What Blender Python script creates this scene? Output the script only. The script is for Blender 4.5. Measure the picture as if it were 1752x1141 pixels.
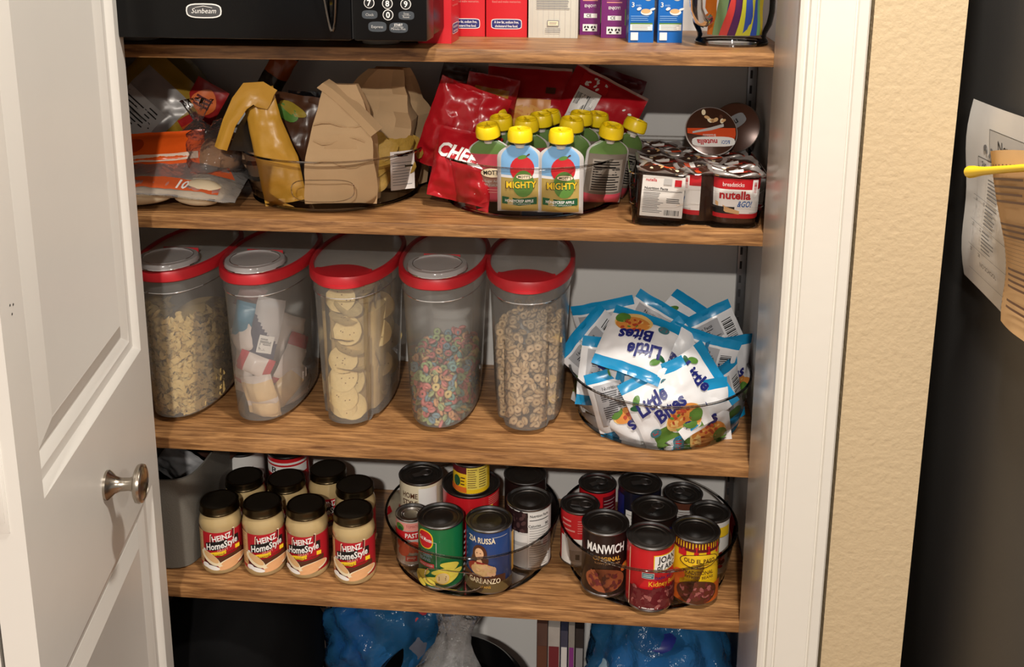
import bpy, bmesh, math, random
from mathutils import Vector, Matrix, Euler, noise
random.seed(7)
sc = bpy.context.scene
for o in list(bpy.data.objects): bpy.data.objects.remove(o)
col = sc.collection
PI = math.pi

# ---------------------------------------------------------------- camera
FPX, X0, Y0 = 1704.06, 874.87, 269.14
cam_d = bpy.data.cameras.new('camera'); cam = bpy.data.objects.new('camera', cam_d); col.objects.link(cam)
cam_d.sensor_width = 36.0; cam_d.lens = FPX / 1752 * 36.0
cam_d.shift_x = (876 - X0) / 1752; cam_d.shift_y = (Y0 - 570.5) / 1752
cam_d.clip_start = 0.02
_r = Vector((0.99593946, 0.08993382, 0.00406275)); _u = Vector((-0.02352917, 0.21647435, 0.97600473)); _w = Vector((-0.08689635, 0.97213721, -0.21771142))
cam.matrix_world = Matrix(((_r.x, _u.x, -_w.x, 0.0768), (_r.y, _u.y, -_w.y, -1.3901), (_r.z, _u.z, -_w.z, 1.4669), (0, 0, 0, 1)))
sc.camera = cam

# ---------------------------------------------------------------- light of the room
world = bpy.data.worlds.new('world'); sc.world = world; world.use_nodes = True
bgn = world.node_tree.nodes['Background']; bgn.inputs[0].default_value = (1.0, 0.93, 0.86, 1); bgn.inputs[1].default_value = 0.36
def area(name, loc, power, size, color=(1, 0.93, 0.84), target=None):
    l = bpy.data.lights.new(name, 'AREA'); l.shape = 'DISK'; l.size = size; l.energy = power; l.color = color
    o = bpy.data.objects.new(name, l); col.objects.link(o); o.location = loc
    if target: o.rotation_euler = (Vector(target) - Vector(loc)).to_track_quat('-Z', 'Y').to_euler()
    return o
LAMPS = [(0.05, -2.83, 2.385, 122), (0.30, -0.62, 2.385, 30), (1.5, -2.4, 2.385, 30)]  # last lamp is added as a weak fill from the refrigerator side
for i, (x, y, z, p) in enumerate(LAMPS):
    area('ceiling_lamp_light', (x, y, z), p, 0.13)
cy = sc.cycles; cy.max_bounces = 6; cy.diffuse_bounces = 3; cy.glossy_bounces = 3; cy.transmission_bounces = 4; cy.transparent_max_bounces = 14
vs = sc.view_settings
vs.view_transform = 'Standard'; vs.look = 'None'; vs.exposure = -0.12; vs.gamma = 1.0; vs.use_curve_mapping = False

# ---------------------------------------------------------------- materials
def lin(c):
    return tuple(((x / 255) / 12.92 if x / 255 <= 0.04045 else ((x / 255 + 0.055) / 1.055) ** 2.4) for x in c) + (1,)
MC = {}
def _principled(m):
    return next(n for n in m.node_tree.nodes if n.type == 'BSDF_PRINCIPLED')
def mt(name, c=(200, 200, 200), rough=0.5, metal=0.0, var=0.06, scale=60, bump=0.0, bscale=200, spec=0.5, coat=0.0, trans=0.0):
    """plain procedural material: colour with a little noise in it, optional fine relief"""
    if name in MC: return MC[name]
    m = bpy.data.materials.new(name); m.use_nodes = True; nt = m.node_tree; p = _principled(m)
    p.inputs['Roughness'].default_value = rough; p.inputs['Metallic'].default_value = metal
    p.inputs['Specular IOR Level'].default_value = spec; p.inputs['Coat Weight'].default_value = coat
    if trans: p.inputs['Transmission Weight'].default_value = trans
    tc = nt.nodes.new('ShaderNodeTexCoord'); nz = nt.nodes.new('ShaderNodeTexNoise'); nz.inputs['Scale'].default_value = scale; nz.inputs['Detail'].default_value = 3
    nt.links.new(tc.outputs['Object'], nz.inputs['Vector'])
    mx = nt.nodes.new('ShaderNodeMix'); mx.data_type = 'RGBA'
    L = lin(c); mx.inputs['A'].default_value = tuple(min(1, v * (1 - var)) for v in L[:3]) + (1,); mx.inputs['B'].default_value = tuple(min(1, v * (1 + var)) for v in L[:3]) + (1,)
    nt.links.new(nz.outputs['Fac'], mx.inputs['Factor']); nt.links.new(mx.outputs['Result'], p.inputs['Base Color'])
    if bump:
        n2 = nt.nodes.new('ShaderNodeTexNoise'); n2.inputs['Scale'].default_value = bscale; n2.inputs['Detail'].default_value = 4
        nt.links.new(tc.outputs['Object'], n2.inputs['Vector'])
        b = nt.nodes.new('ShaderNodeBump'); b.inputs['Strength'].default_value = bump; b.inputs['Distance'].default_value = 0.002
        nt.links.new(n2.outputs['Fac'], b.inputs['Height']); nt.links.new(b.outputs['Normal'], p.inputs['Normal'])
    MC[name] = m; return m
def wood_mat(name, light, dark, seed):
    m = bpy.data.materials.new(name); m.use_nodes = True; nt = m.node_tree; p = _principled(m); N = nt.nodes.new; K = nt.links.new
    tc = N('ShaderNodeTexCoord'); mp = N('ShaderNodeMapping'); mp.inputs['Location'].default_value = (seed, seed * 2, 0); mp.inputs['Scale'].default_value = (4.0, 46, 46)
    K(tc.outputs['Object'], mp.inputs['Vector'])
    n1 = N('ShaderNodeTexNoise'); n1.inputs['Scale'].default_value = 3.0; n1.inputs['Detail'].default_value = 8; n1.inputs['Roughness'].default_value = 0.62; n1.inputs['Distortion'].default_value = 0.6
    K(mp.outputs['Vector'], n1.inputs['Vector'])
    r1 = N('ShaderNodeValToRGB'); e = r1.color_ramp.elements; e[0].position = 0.30; e[0].color = lin(dark); e[1].position = 0.62; e[1].color = lin(light)
    x = e.new(0.47); x.color = tuple(0.55 * a + 0.45 * b for a, b in zip(lin(dark), lin(light)))
    K(n1.outputs['Fac'], r1.inputs['Fac'])
    mp2 = N('ShaderNodeMapping'); mp2.inputs['Location'].default_value = (seed * 3, 0, 0); mp2.inputs['Scale'].default_value = (1.3, 5, 5); K(tc.outputs['Object'], mp2.inputs['Vector'])
    n2 = N('ShaderNodeTexNoise'); n2.inputs['Scale'].default_value = 2.5; n2.inputs['Detail'].default_value = 4; K(mp2.outputs['Vector'], n2.inputs['Vector'])
    r2 = N('ShaderNodeValToRGB'); e = r2.color_ramp.elements; e[0].position = 0.33; e[0].color = (0.60, 0.53, 0.47, 1); e[1].position = 0.56; e[1].color = (1, 1, 1, 1)
    K(n2.outputs['Fac'], r2.inputs['Fac'])
    mu = N('ShaderNodeMix'); mu.data_type = 'RGBA'; mu.blend_type = 'MULTIPLY'; mu.inputs['Factor'].default_value = 0.75
    K(r1.outputs['Color'], mu.inputs['A']); K(r2.outputs['Color'], mu.inputs['B'])
    mp3 = N('ShaderNodeMapping'); mp3.inputs['Scale'].default_value = (14, 230, 230); K(tc.outputs['Object'], mp3.inputs['Vector'])
    n3 = N('ShaderNodeTexNoise'); n3.inputs['Scale'].default_value = 2; n3.inputs['Detail'].default_value = 3; K(mp3.outputs['Vector'], n3.inputs['Vector'])
    r3 = N('ShaderNodeValToRGB'); e = r3.color_ramp.elements; e[0].position = 0.34; e[0].color = (0.55, 0.5, 0.45, 1); e[1].position = 0.5; e[1].color = (1, 1, 1, 1); K(n3.outputs['Fac'], r3.inputs['Fac'])
    mu2 = N('ShaderNodeMix'); mu2.data_type = 'RGBA'; mu2.blend_type = 'MULTIPLY'; mu2.inputs['Factor'].default_value = 0.6
    K(mu.outputs['Result'], mu2.inputs['A']); K(r3.outputs['Color'], mu2.inputs['B'])
    K(mu2.outputs['Result'], p.inputs['Base Color']); p.inputs['Roughness'].default_value = 0.42
    b = N('ShaderNodeBump'); b.inputs['Strength'].default_value = 0.25; b.inputs['Distance'].default_value = 0.001
    K(n3.outputs['Fac'], b.inputs['Height']); K(b.outputs['Normal'], p.inputs['Normal'])
    return m
def clear_mat(name, tint=(0.93, 0.92, 0.91), rough=0.04, haze=0.0, hazecol=(0.8, 0.8, 0.8), ior=1.45, bump=0.0, bscale=20, gloss=1.0):
    """thin clear plastic: lets light through, reflects by Fresnel, 'haze' makes it milky"""
    m = bpy.data.materials.new(name); m.use_nodes = True; nt = m.node_tree; nt.nodes.clear(); N = nt.nodes.new; K = nt.links.new
    out = N('ShaderNodeOutputMaterial'); tr = N('ShaderNodeBsdfTransparent'); tr.inputs[0].default_value = tuple(tint) + (1,)
    gl = N('ShaderNodeBsdfGlossy'); gl.inputs['Roughness'].default_value = rough; gl.inputs[0].default_value = (gloss, gloss, gloss, 1)
    fr = N('ShaderNodeFresnel'); fr.inputs[0].default_value = ior
    base = tr.outputs[0]
    if haze:
        df = N('ShaderNodeBsdfDiffuse'); df.inputs[0].default_value = tuple(hazecol) + (1,); tl = N('ShaderNodeBsdfTranslucent'); tl.inputs[0].default_value = tuple(hazecol) + (1,)
        m0 = N('ShaderNodeMixShader'); m0.inputs[0].default_value = 0.5; K(df.outputs[0], m0.inputs[1]); K(tl.outputs[0], m0.inputs[2])
        tc = N('ShaderNodeTexCoord'); nz = N('ShaderNodeTexNoise'); nz.inputs['Scale'].default_value = 25; K(tc.outputs['Object'], nz.inputs['Vector'])
        mr = N('ShaderNodeMapRange'); mr.inputs['To Min'].default_value = haze * 0.9; mr.inputs['To Max'].default_value = haze * 1.1; K(nz.outputs['Fac'], mr.inputs['Value'])
        m1 = N('ShaderNodeMixShader'); K(mr.outputs[0], m1.inputs[0]); K(tr.outputs[0], m1.inputs[1]); K(m0.outputs[0], m1.inputs[2]); base = m1.outputs[0]
    m2 = N('ShaderNodeMixShader'); K(fr.outputs[0], m2.inputs[0]); K(base, m2.inputs[1]); K(gl.outputs[0], m2.inputs[2]); K(m2.outputs[0], out.inputs[0])
    if bump:
        tc2 = N('ShaderNodeTexCoord'); n2 = N('ShaderNodeTexNoise'); n2.inputs['Scale'].default_value = bscale; n2.inputs['Detail'].default_value = 3; K(tc2.outputs['Object'], n2.inputs['Vector'])
        b = N('ShaderNodeBump'); b.inputs['Strength'].default_value = bump; b.inputs['Distance'].default_value = 0.01; K(n2.outputs['Fac'], b.inputs['Height'])
        K(b.outputs['Normal'], gl.inputs['Normal']); K(b.outputs['Normal'], fr.inputs['Normal'])
    MC[name] = m; return m

# ---------------------------------------------------------------- mesh helpers
class MB:
    def __init__(s): s.v = []; s.f = []; s.m = []
    def add(s, vs, fs, mi=0):
        b = len(s.v); s.v += [tuple(p) for p in vs]
        for k, f in enumerate(fs):
            s.f.append(tuple(b + i for i in f)); s.m.append(mi if not isinstance(mi, (list, tuple)) else mi[k])
        return s
    def box(s, x0, x1, y0, y1, z0, z1, mi=0):
        return s.add([(x0, y0, z0), (x1, y0, z0), (x1, y1, z0), (x0, y1, z0), (x0, y0, z1), (x1, y0, z1), (x1, y1, z1), (x0, y1, z1)],
                     [(0, 3, 2, 1), (4, 5, 6, 7), (0, 1, 5, 4), (1, 2, 6, 5), (2, 3, 7, 6), (3, 0, 4, 7)], mi)
    def loft(s, rings, mi=0, cap0=False, cap1=False, close=True):
        n = len(rings[0]); vs = [p for r in rings for p in r]; fs = []; ms = []
        for i in range(len(rings) - 1):
            for j in range(n if close else n - 1):
                k = (j + 1) % n; fs.append((i * n + j, i * n + k, (i + 1) * n + k, (i + 1) * n + j)); ms.append(mi[i] if isinstance(mi, (list, tuple)) else mi)
        if cap0: fs.append(tuple(range(n - 1, -1, -1))); ms.append(ms[0])
        if cap1: fs.append(tuple((len(rings) - 1) * n + j for j in range(n))); ms.append(ms[-1])
        return s.add(vs, fs, ms)
    def lathe(s, prof, n=48, mi=0, c=(0, 0, 0), cap0=False, cap1=False):
        return s.loft([[(c[0] + r * math.cos(2 * PI * j / n), c[1] + r * math.sin(2 * PI * j / n), c[2] + z) for j in range(n)] for r, z in prof], mi, cap0, cap1)
    def tube(s, path, r, n=8, mi=0, caps=True):
        P = [Vector(p) for p in path]; rings = []; up = Vector((0.13, 0.21, 0.97))
        for i, p in enumerate(P):
            t = (P[min(i + 1, len(P) - 1)] - P[max(i - 1, 0)]).normalized(); a = t.cross(up)
            if a.length < 1e-4: a = t.cross(Vector((1, 0, 0)))
            a.normalize(); b = a.cross(t); rr = r[i] if isinstance(r, (list, tuple)) else r
            rings.append([tuple(p + a * rr * math.cos(2 * PI * j / n) + b * rr * math.sin(2 * PI * j / n)) for j in range(n)])
        return s.loft(rings, mi, caps, caps)
    def grid(s, fn, us, vs, mi=0):
        nu, nv = len(us), len(vs); P = [fn(u, v) for v in vs for u in us]; fs = []; ms = []
        for j in range(nv - 1):
            for i in range(nu - 1):
                fs.append((j * nu + i, j * nu + i + 1, (j + 1) * nu + i + 1, (j + 1) * nu + i))
                ms.append(mi((us[i] + us[i + 1]) / 2, (vs[j] + vs[j + 1]) / 2) if callable(mi) else mi)
        return s.add(P, fs, ms)
    def mesh(s, name, mats, smooth=True, ang=0.7, bev=0.0, weld=False):
        me = bpy.data.meshes.new(name); me.from_pydata(s.v, [], s.f)
        for m in (mats if isinstance(mats, (list, tuple)) else [mats]): me.materials.append(m)
        me.polygons.foreach_set('material_index', s.m)
        if bev or weld:
            bm = bmesh.new(); bm.from_mesh(me)
            if weld: bmesh.ops.remove_doubles(bm, verts=bm.verts, dist=1e-5)
            if bev:
                ed = [e for e in bm.edges if len(e.link_faces) == 2 and e.calc_face_angle(0) > 0.6]
                bmesh.ops.bevel(bm, geom=ed, offset=bev, segments=2, profile=0.6, affect='EDGES', clamp_overlap=True)
            bm.to_mesh(me); bm.free()
        if smooth:
            me.polygons.foreach_set('use_smooth', [True] * len(me.polygons)); me.set_sharp_from_angle(angle=ang)
        me.update(); return me
    def build(s, name, mats, parent=None, **k):
        return link(name, s.mesh(name, mats, **k), parent)
def link(name, me, parent=None):
    o = bpy.data.objects.new(name, me); col.objects.link(o)
    if parent is not None: o.parent = parent
    return o
def tag(o, label, cat=None, group=None, kind=None):
    o['label'] = label
    if cat: o['category'] = cat
    if group: o['group'] = group
    if kind: o['kind'] = kind
    return o
def thing(name, label, cat, loc=(0, 0, 0), rot=(0, 0, 0), group=None):
    o = bpy.data.objects.new(name, None); o.empty_display_size = 0.02; col.objects.link(o)
    o.location = loc; o.rotation_euler = rot if isinstance(rot, (tuple, list)) else (0, 0, rot)
    return tag(o, label, cat, group)
def copy_tree(o, parent=None):
    c = o.copy(); col.objects.link(c)
    if parent is not None: c.parent = parent
    for ch in [x for x in o.children]: copy_tree(ch, c)
    return c
def lerp(a, b, t): return a + (b - a) * t
def span(a, b, n): return [a + (b - a) * i / n for i in range(n + 1)]

# lettering: outlines of the built-in font, mapped on a surface
_tx = {}
def text2d(s, bold=0.0, shear=0.0):
    k = (s, bold, shear)
    if k not in _tx:
        cu = bpy.data.curves.new('t', 'FONT'); cu.body = s; cu.size = 1.466; cu.resolution_u = 2; cu.offset = bold; cu.shear = shear
        ob = bpy.data.objects.new('t', cu); me = bpy.data.meshes.new_from_object(ob)
        V = [(v.co.x, v.co.y) for v in me.vertices]; F = [tuple(p.vertices) for p in me.polygons]
        bpy.data.objects.remove(ob); bpy.data.curves.remove(cu); bpy.data.meshes.remove(me)
        F2 = []
        st = [(f[0], f[i], f[i + 1]) for f in F for i in range(1, len(f) - 1)]; mid = {}
        while st:
            t = st.pop(); L = [(math.dist(V[t[i]], V[t[(i + 1) % 3]]), i) for i in range(3)]; l, i = max(L)
            if l < 0.42: F2.append(t); continue
            a, b, c = t[i], t[(i + 1) % 3], t[(i + 2) % 3]; k2 = (min(a, b), max(a, b))
            if k2 not in mid: mid[k2] = len(V); V.append(((V[a][0] + V[b][0]) / 2, (V[a][1] + V[b][1]) / 2))
            m = mid[k2]; st += [(a, m, c), (m, b, c)]
        F = F2
        w0 = min(v[0] for v in V); w1 = max(v[0] for v in V)
        _tx[k] = ([(x - (w0 + w1) / 2, y) for x, y in V], F, w1 - w0)
    return _tx[k]
class Print:
    """flat print on a surface: m(u, v, off) maps label metres to a point 'off' above the surface"""
    def __init__(s, m, d=0.00022, o0=0.0004): s.m = m; s.mb = MB(); s.mats = []; s.d = d; s.o = o0
    def mi(s, mat):
        if mat not in s.mats: s.mats.append(mat)
        return s.mats.index(mat)
    def up(s): s.o += s.d; return s
    def rect(s, u0, v0, u1, v1, mat, n=None, nv=None):
        n = n or max(1, int(abs(u1 - u0) / 0.005)); nv = nv or max(1, int(abs(v1 - v0) / 0.012)); o = s.o; s.up()
        s.mb.grid(lambda u, v: s.m(u, v, o), span(u0, u1, n), span(v0, v1, nv), s.mi(mat)); return s
    def band(s, pts, mat):
        """columns: list of (u, v_low, v_high)"""
        o = s.o; s.up(); vs = []
        for u, a, b in pts: vs += [s.m(u, a, o), s.m(u, (a + b) / 2, o), s.m(u, b, o)]
        fs = []
        for i in range(len(pts) - 1):
            for k in (0, 1): fs.append((3 * i + k, 3 * i + 3 + k, 3 * i + 4 + k, 3 * i + 1 + k))
        s.mb.add(vs, fs, s.mi(mat)); return s
    def ell(s, cu, cv, ru, rv, mat, rot=0.0, n=20, sq=1.0):
        o = s.o; s.up(); c_, s_ = math.cos(rot), math.sin(rot); vs = [s.m(cu, cv, o)]; fs = []
        K = 3
        for k in range(1, K + 1):
            for j in range(n):
                a = 2 * PI * j / n; ca, sa = math.cos(a), math.sin(a)
                x = ru * math.copysign(abs(ca) ** sq, ca) * k / K; y = rv * math.copysign(abs(sa) ** sq, sa) * k / K
                vs.append(s.m(cu + x * c_ - y * s_, cv + x * s_ + y * c_, o))
        for j in range(n): fs.append((0, 1 + j, 1 + (j + 1) % n))
        for k in range(K - 1):
            for j in range(n):
                a = 1 + k * n + j; b = 1 + k * n + (j + 1) % n; fs.append((a, a + n, b + n, b))
        s.mb.add(vs, fs, s.mi(mat)); return s
    def poly(s, pts, mat):
        o = s.o; s.up(); s.mb.add([s.m(u, v, o) for u, v in pts], [tuple(range(len(pts)))], s.mi(mat)); return s
    def txt(s, t, u, v, size, mat, bold=0.0, shear=0.0, rot=0.0, wid=None, arc=0.0):
        o = s.o; s.up(); V, F, w = text2d(t, bold, shear); sx = size if wid is None else wid / w; c_, s_ = math.cos(rot), math.sin(rot); vs = []
        for x, y in V:
            a = x * sx; b = y * size + arc * a * a; vs.append(s.m(u + a * c_ - b * s_, v + a * s_ + b * c_, o))
        s.mb.add(vs, F, s.mi(mat)); return s
    def lines(s, u0, v0, u1, v1, n, mat, h=0.0009, rag=0.25, seed=1):
        R = random.Random(seed); o = s.o; s.up()
        for i in range(n):
            v = lerp(v1, v0, (i + 0.5) / n); e = u1 - (u1 - u0) * rag * R.random(); k = max(1, int((e - u0) / 0.006))
            s.mb.grid(lambda u, w: s.m(u, w, o), span(u0, e, k), [v - h / 2, v + h / 2], s.mi(mat))
        return s
    def blobs(s, u0, v0, u1, v1, n, mats, r, seed=1, fn=None):
        R = random.Random(seed)
        for i in range(n):
            u = R.uniform(u0, u1); v = R.uniform(v0, v1)
            if fn and not fn(u, v): continue
            o = s.o; s.o = o + (i % 5) * 0.00008
            s.ell(u, v, r * R.uniform(.8, 1.25), r * R.uniform(.5, .8), R.choice(mats), R.uniform(0, PI), n=8); s.o = o
        s.up(); return s
    def bars(s, u0, v0, u1, v1, n, mat, seed=1, vert=True):
        R = random.Random(seed); o = s.o; s.up(); p = 0
        st = (u1 - u0) / n if vert else (v1 - v0) / n
        for i in range(n):
            w = st * R.choice((.3, .45, .7))
            if vert: s.mb.grid(lambda u, v: s.m(u, v, o), [u0 + i * st, u0 + i * st + w], span(v0, v1, 2), s.mi(mat))
            else: s.mb.grid(lambda u, v: s.m(u, v, o), span(u0, u1, 2), [v0 + i * st, v0 + i * st + w], s.mi(mat))
        return s
    def build(s, name, parent):
        return s.mb.build(name, s.mats, parent, smooth=True)
def cyl_map(R): return lambda u, v, o: ((R + o) * math.sin(u / R), -(R + o) * math.cos(u / R), v)
def plane_map(x0=0, y=0, z0=0): return lambda u, v, o: (x0 + u, y - o, z0 + v)
# print inks
def ink(name, c, rough=0.4): return mt('ink_' + name, c, rough, var=0.03)
K_ = ink('black', (18, 17, 18)); W_ = ink('white', (238, 236, 232)); RED = ink('red', (190, 24, 34)); YEL = ink('yellow', (240, 200, 40)); NAVY = ink('navy', (28, 36, 110))
BLU = ink('sky_blue', (28, 150, 205)); GRN = ink('leaf_green', (84, 128, 52)); DGRN = ink('dark_green', (20, 82, 48)); ORG = ink('orange', (226, 110, 40)); BRN = ink('brown', (82, 44, 26)); TAN = ink('tan', (214, 172, 120)); GRY = ink('grey', (120, 120, 122)); LGR = ink('light_grey', (190, 188, 185)); PNK = ink('pink', (226, 150, 140)); MAR = ink('maroon', (96, 18, 28)); GLD = ink('gold', (214, 160, 60)); CRM = ink('cream', (236, 220, 186)); SKY = ink('pale_blue', (150, 190, 226)); PUR = ink('purple', (112, 36, 110)); CYN = ink('bright_blue', (20, 110, 200))
# ================================================================ the setting
Z1, Z2, Z3, Z4, TH = 1.3103, 1.0526, 0.6872, 0.4188, 0.0192
DEP = 0.325; XR = 0.3135; XI = 0.342; XL = -0.78
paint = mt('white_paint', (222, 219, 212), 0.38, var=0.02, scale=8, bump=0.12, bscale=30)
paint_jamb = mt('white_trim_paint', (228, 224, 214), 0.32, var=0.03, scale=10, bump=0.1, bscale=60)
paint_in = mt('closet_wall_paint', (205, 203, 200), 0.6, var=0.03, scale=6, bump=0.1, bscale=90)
paint_beige = mt('beige_wall_paint', (206, 184, 148), 0.55, var=0.03, scale=5, bump=0.55, bscale=130)
floor_m = wood_mat('floor_wood', (150, 108, 70), (88, 58, 36), 9.0)
ceil_m = mt('ceiling_paint', (226, 222, 214), 0.8, var=0.02)
def structure(name, mb, mat, label, cat, parent=None, **k):
    o = mb.build(name, mat, parent, **k); tag(o, label, cat, None, 'structure'); return o
structure('floor', MB().box(-3.2, 3.2, -4.2, 1.2, -0.05, 0), floor_m, 'wooden floor of the kitchen and the pantry closet', 'floor')
structure('ceiling', MB().box(-3.2, 3.2, -4.2, 1.2, 2.40, 2.45), ceil_m, 'plain white ceiling above the kitchen', 'ceiling')
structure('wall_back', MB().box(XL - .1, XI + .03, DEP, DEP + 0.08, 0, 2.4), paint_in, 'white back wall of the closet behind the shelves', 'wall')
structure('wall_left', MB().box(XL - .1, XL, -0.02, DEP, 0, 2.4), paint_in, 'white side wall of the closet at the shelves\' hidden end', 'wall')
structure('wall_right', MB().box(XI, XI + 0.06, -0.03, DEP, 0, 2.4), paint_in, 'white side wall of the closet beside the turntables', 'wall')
# door frame on the right: jamb board, stepped casing, beige wall, alcove wall beside the refrigerator
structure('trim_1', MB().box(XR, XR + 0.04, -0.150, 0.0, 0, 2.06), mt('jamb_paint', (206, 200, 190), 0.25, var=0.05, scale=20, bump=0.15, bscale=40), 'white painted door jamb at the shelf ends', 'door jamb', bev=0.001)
casing = MB()
pr = [(0.0, 0.0), (0.0, -0.012), (0.004, -0.015), (0.0075, -0.015), (0.0085, -0.011), (0.0105, -0.011), (0.012, -0.016), (0.016, -0.0172), (0.0185, -0.0172), (0.0195, -0.0155), (0.0215, -0.0155), (0.0225, -0.018), (0.045, -0.021), (0.062, -0.0235), (0.063, -0.0215), (0.0645, -0.0215), (0.066, -0.0245), (0.077, -0.0245), (0.0795, -0.022), (0.0795, 0.0)]
casing.loft([[(XR + 0.0 + x, -0.150 + y, z) for x, y in pr] for z in (0, 2.14)], 0, True, True)
structure('trim_2', casing, paint_jamb, 'white grooved door casing beside the beige wall', 'door casing', ang=0.35)
structure('wall_front', MB().box(XI + 0.061, 0.511, -0.150, 0.6, 0, 2.4), paint_beige, 'beige textured wall between the door casing and refrigerator', 'wall')
structure('wall_front_left', MB().box(-2.6, -0.70, -0.150, -0.025, 0, 2.4), paint_beige, 'beige wall hidden behind the folded closet door', 'wall')
structure('wall_front_top', MB().box(-0.70, 0.40, -0.14, -0.025, 2.06, 2.4), paint_beige, 'beige wall above the closet opening', 'wall')
structure('wall_alcove', MB().box(0.511, 1.6, 0.35, 0.42, 0, 2.4), paint_beige, 'beige wall behind the refrigerator', 'wall')
structure('trim_3', MB().box(-0.70, -0.665, -0.150, -0.02, 0, 2.06), paint_jamb, 'white door jamb behind the folded closet door', 'door jamb')

# ---- bifold closet door, folded open: leaf seen at a slant
Lx, Ly = -0.573, -0.080; dirv = Vector((0.188, -0.982, 0)).normalized(); nrm = Vector((0.982, 0.188, 0)).normalized()
def leafP(s, d, z): p = Vector((Lx, Ly, 0)) + dirv * s + nrm * d; return (p.x, p.y, z)
door = bpy.data.objects.new('door_1', None); col.objects.link(door); tag(door, 'white panelled bifold closet door folded open beside the shelves', 'door', None, 'structure')
LW, LT, ZB, ZT = 0.479, 0.034, 0.015, 2.035
def leaf(off, name, label):
    mb = MB(); P = lambda s, d, z: leafP(s, d + off, z)
    pans = [(0.038, 0.424, 0.888, 1.90), (0.038, 0.424, 0.13, 0.676)]
    # face around the panels
    cuts = [ZB, 0.13, 0.676, 0.888, 1.90, ZT]
    for a, b in ((ZB, .13), (.676, .888), (1.90, ZT)): mb.grid(lambda s, z: P(s, 0, z), span(0.038, 0.424, 8), [a, b])
    for a, b in ((0, .038), (.424, LW)): mb.grid(lambda s, z: P(s, 0, z), [a, b], cuts)
    prof = [(0, 0), (0.002, -0.001), (0.010, -0.008), (0.012, -0.0085), (0.022, -0.0085), (0.024, -0.0095), (0.033, -0.016), (0.036, -0.016), (0.038, -0.0145), (0.062, -0.007), (0.064, -0.0075)]
    for s0, s1, a, b in pans:
        rings = [[P(s0 + d, h, a + d), P(s1 - d, h, a + d), P(s1 - d, h, b - d), P(s0 + d, h, b - d)] for d, h in prof]
        mb.loft(rings, 0, False, True)
    # edges and back
    b = -LT
    mb.add([P(0, 0, ZB), P(LW, 0, ZB), P(LW, 0, ZT), P(0, 0, ZT), P(0, b, ZB), P(LW, b, ZB), P(LW, b, ZT), P(0, b, ZT)],
           [(4, 7, 6, 5), (0, 3, 7, 4), (1, 5, 6, 2), (0, 4, 5, 1), (3, 2, 6, 7)])
    o = mb.build(name, paint, door, smooth=True, ang=0.3, weld=True); o['label'] = label; return o
leaf(0.0, 'door_leaf', 'front leaf with raised panels'); leaf(-LT - 0.004, 'door_leaf', 'rear leaf folded flat behind the front one')
nickel = mt('brushed_nickel', (176, 168, 156), 0.24, 1.0, var=0.05)
kn = MB(); kc = Vector(leafP(0.232, 0, 0.79)); kx, ky, kz = nrm, dirv, Vector((0, 0, 1))
kp = [(0.0, 0), (0.0185, 0), (0.0185, 0.003), (0.016, 0.006), (0.011, 0.011), (0.0085, 0.018), (0.008, 0.028), (0.0095, 0.033), (0.020, 0.036), (0.0235, 0.038), (0.0245, 0.0415), (0.0235, 0.045), (0.0205, 0.0465), (0.020, 0.0455), (0.017, 0.0465), (0.009, 0.049), (0.0, 0.0495)]
kn.loft([[tuple(kc + kx * h + (ky * math.cos(2 * PI * j / 40) + kz * math.sin(2 * PI * j / 40)) * max(r, 1e-5)) for j in range(40)] for r, h in kp])
o = kn.build('knob', nickel, door, ang=0.6); o['label'] = 'round brushed nickel knob'
hp = MB(); hz = 0.945
def edgeP(q, d, z): p = Vector((Lx, Ly, 0)) + dirv * (LW + d) + nrm * (-q); return (p.x, p.y, z)
for q0, q1, d in ((0.014, 0.0345, 0.0012), (0.017, 0.0345, 0.002)):
    a, b = (hz - 0.06, hz + 0.04) if d < .0015 else (hz - 0.048, hz + 0.028)
    vs = [edgeP(q, dd, z) for dd in (0, d) for q, z in ((q0, a), (q1, a), (q1, b), (q0, b))]
    hp.add(vs, [(4, 5, 6, 7), (0, 4, 7, 3), (0, 1, 5, 4), (3, 7, 6, 2), (1, 2, 6, 5)])
o = hp.build('hinge_plate', paint, door, bev=0.0004); o['label'] = 'painted-over hinge plate'
sh = MB()
for a, b in ((0.455, 1.115), (0.4475, 1.113), (0.4525, 1.105)):
    c = Vector(leafP(a, 0.0002, b)); sh.add([tuple(c + (ky * math.cos(t) + kz * math.sin(t)) * 0.0014) for t in span(0, 2 * PI * 7 / 8, 7)], [tuple(range(8))])
sh.build('screw_hole', mt('hole_dark', (40, 36, 34), 0.9), door, smooth=False)

# ---- shelves
SHL = [('top shelf board with the microwave and food boxes on it', Z1, 1.0), ('second shelf board with the bags, pouches and clear bin on it', Z2, 2.7), ('third shelf board with the red-lidded containers on it', Z3, 4.1), ('lowest shelf board with the jars and cans on it', Z4, 5.6)]
for lab, z, sd in SHL:
    w = wood_mat('oak_shelf', (186, 138, 88), (106, 68, 38), sd)
    o = MB().box(XL + .002, XI - .001, 0.0, DEP - 0.001, z - TH, z).build('shelf_board', w, None, bev=0.0016); tag(o, 'honey-stained wooden ' + lab, 'shelf', 'shelf boards')
steel = mt('galvanised_steel', (150, 150, 152), 0.35, 1.0)
dark_st = mt('slot_dark', (30, 29, 30), 0.6)
st = thing('shelf_standard', 'slotted metal shelf standard in the closet corner', 'shelf rail', (XI - 0.012, DEP - 0.0005, 0.25))
MB().box(-0.004, 0.011, -0.012, 0, 0, 1.6).build('channel', steel, st, bev=0.0006)
sl = MB()
for i in range(60): sl.box(-0.0005, 0.0035, -0.0126, -0.0119, 0.02 + i * 0.026, 0.034 + i * 0.026)
sl.build('slot', dark_st, st, smooth=False)['kind'] = 'stuff'
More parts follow.
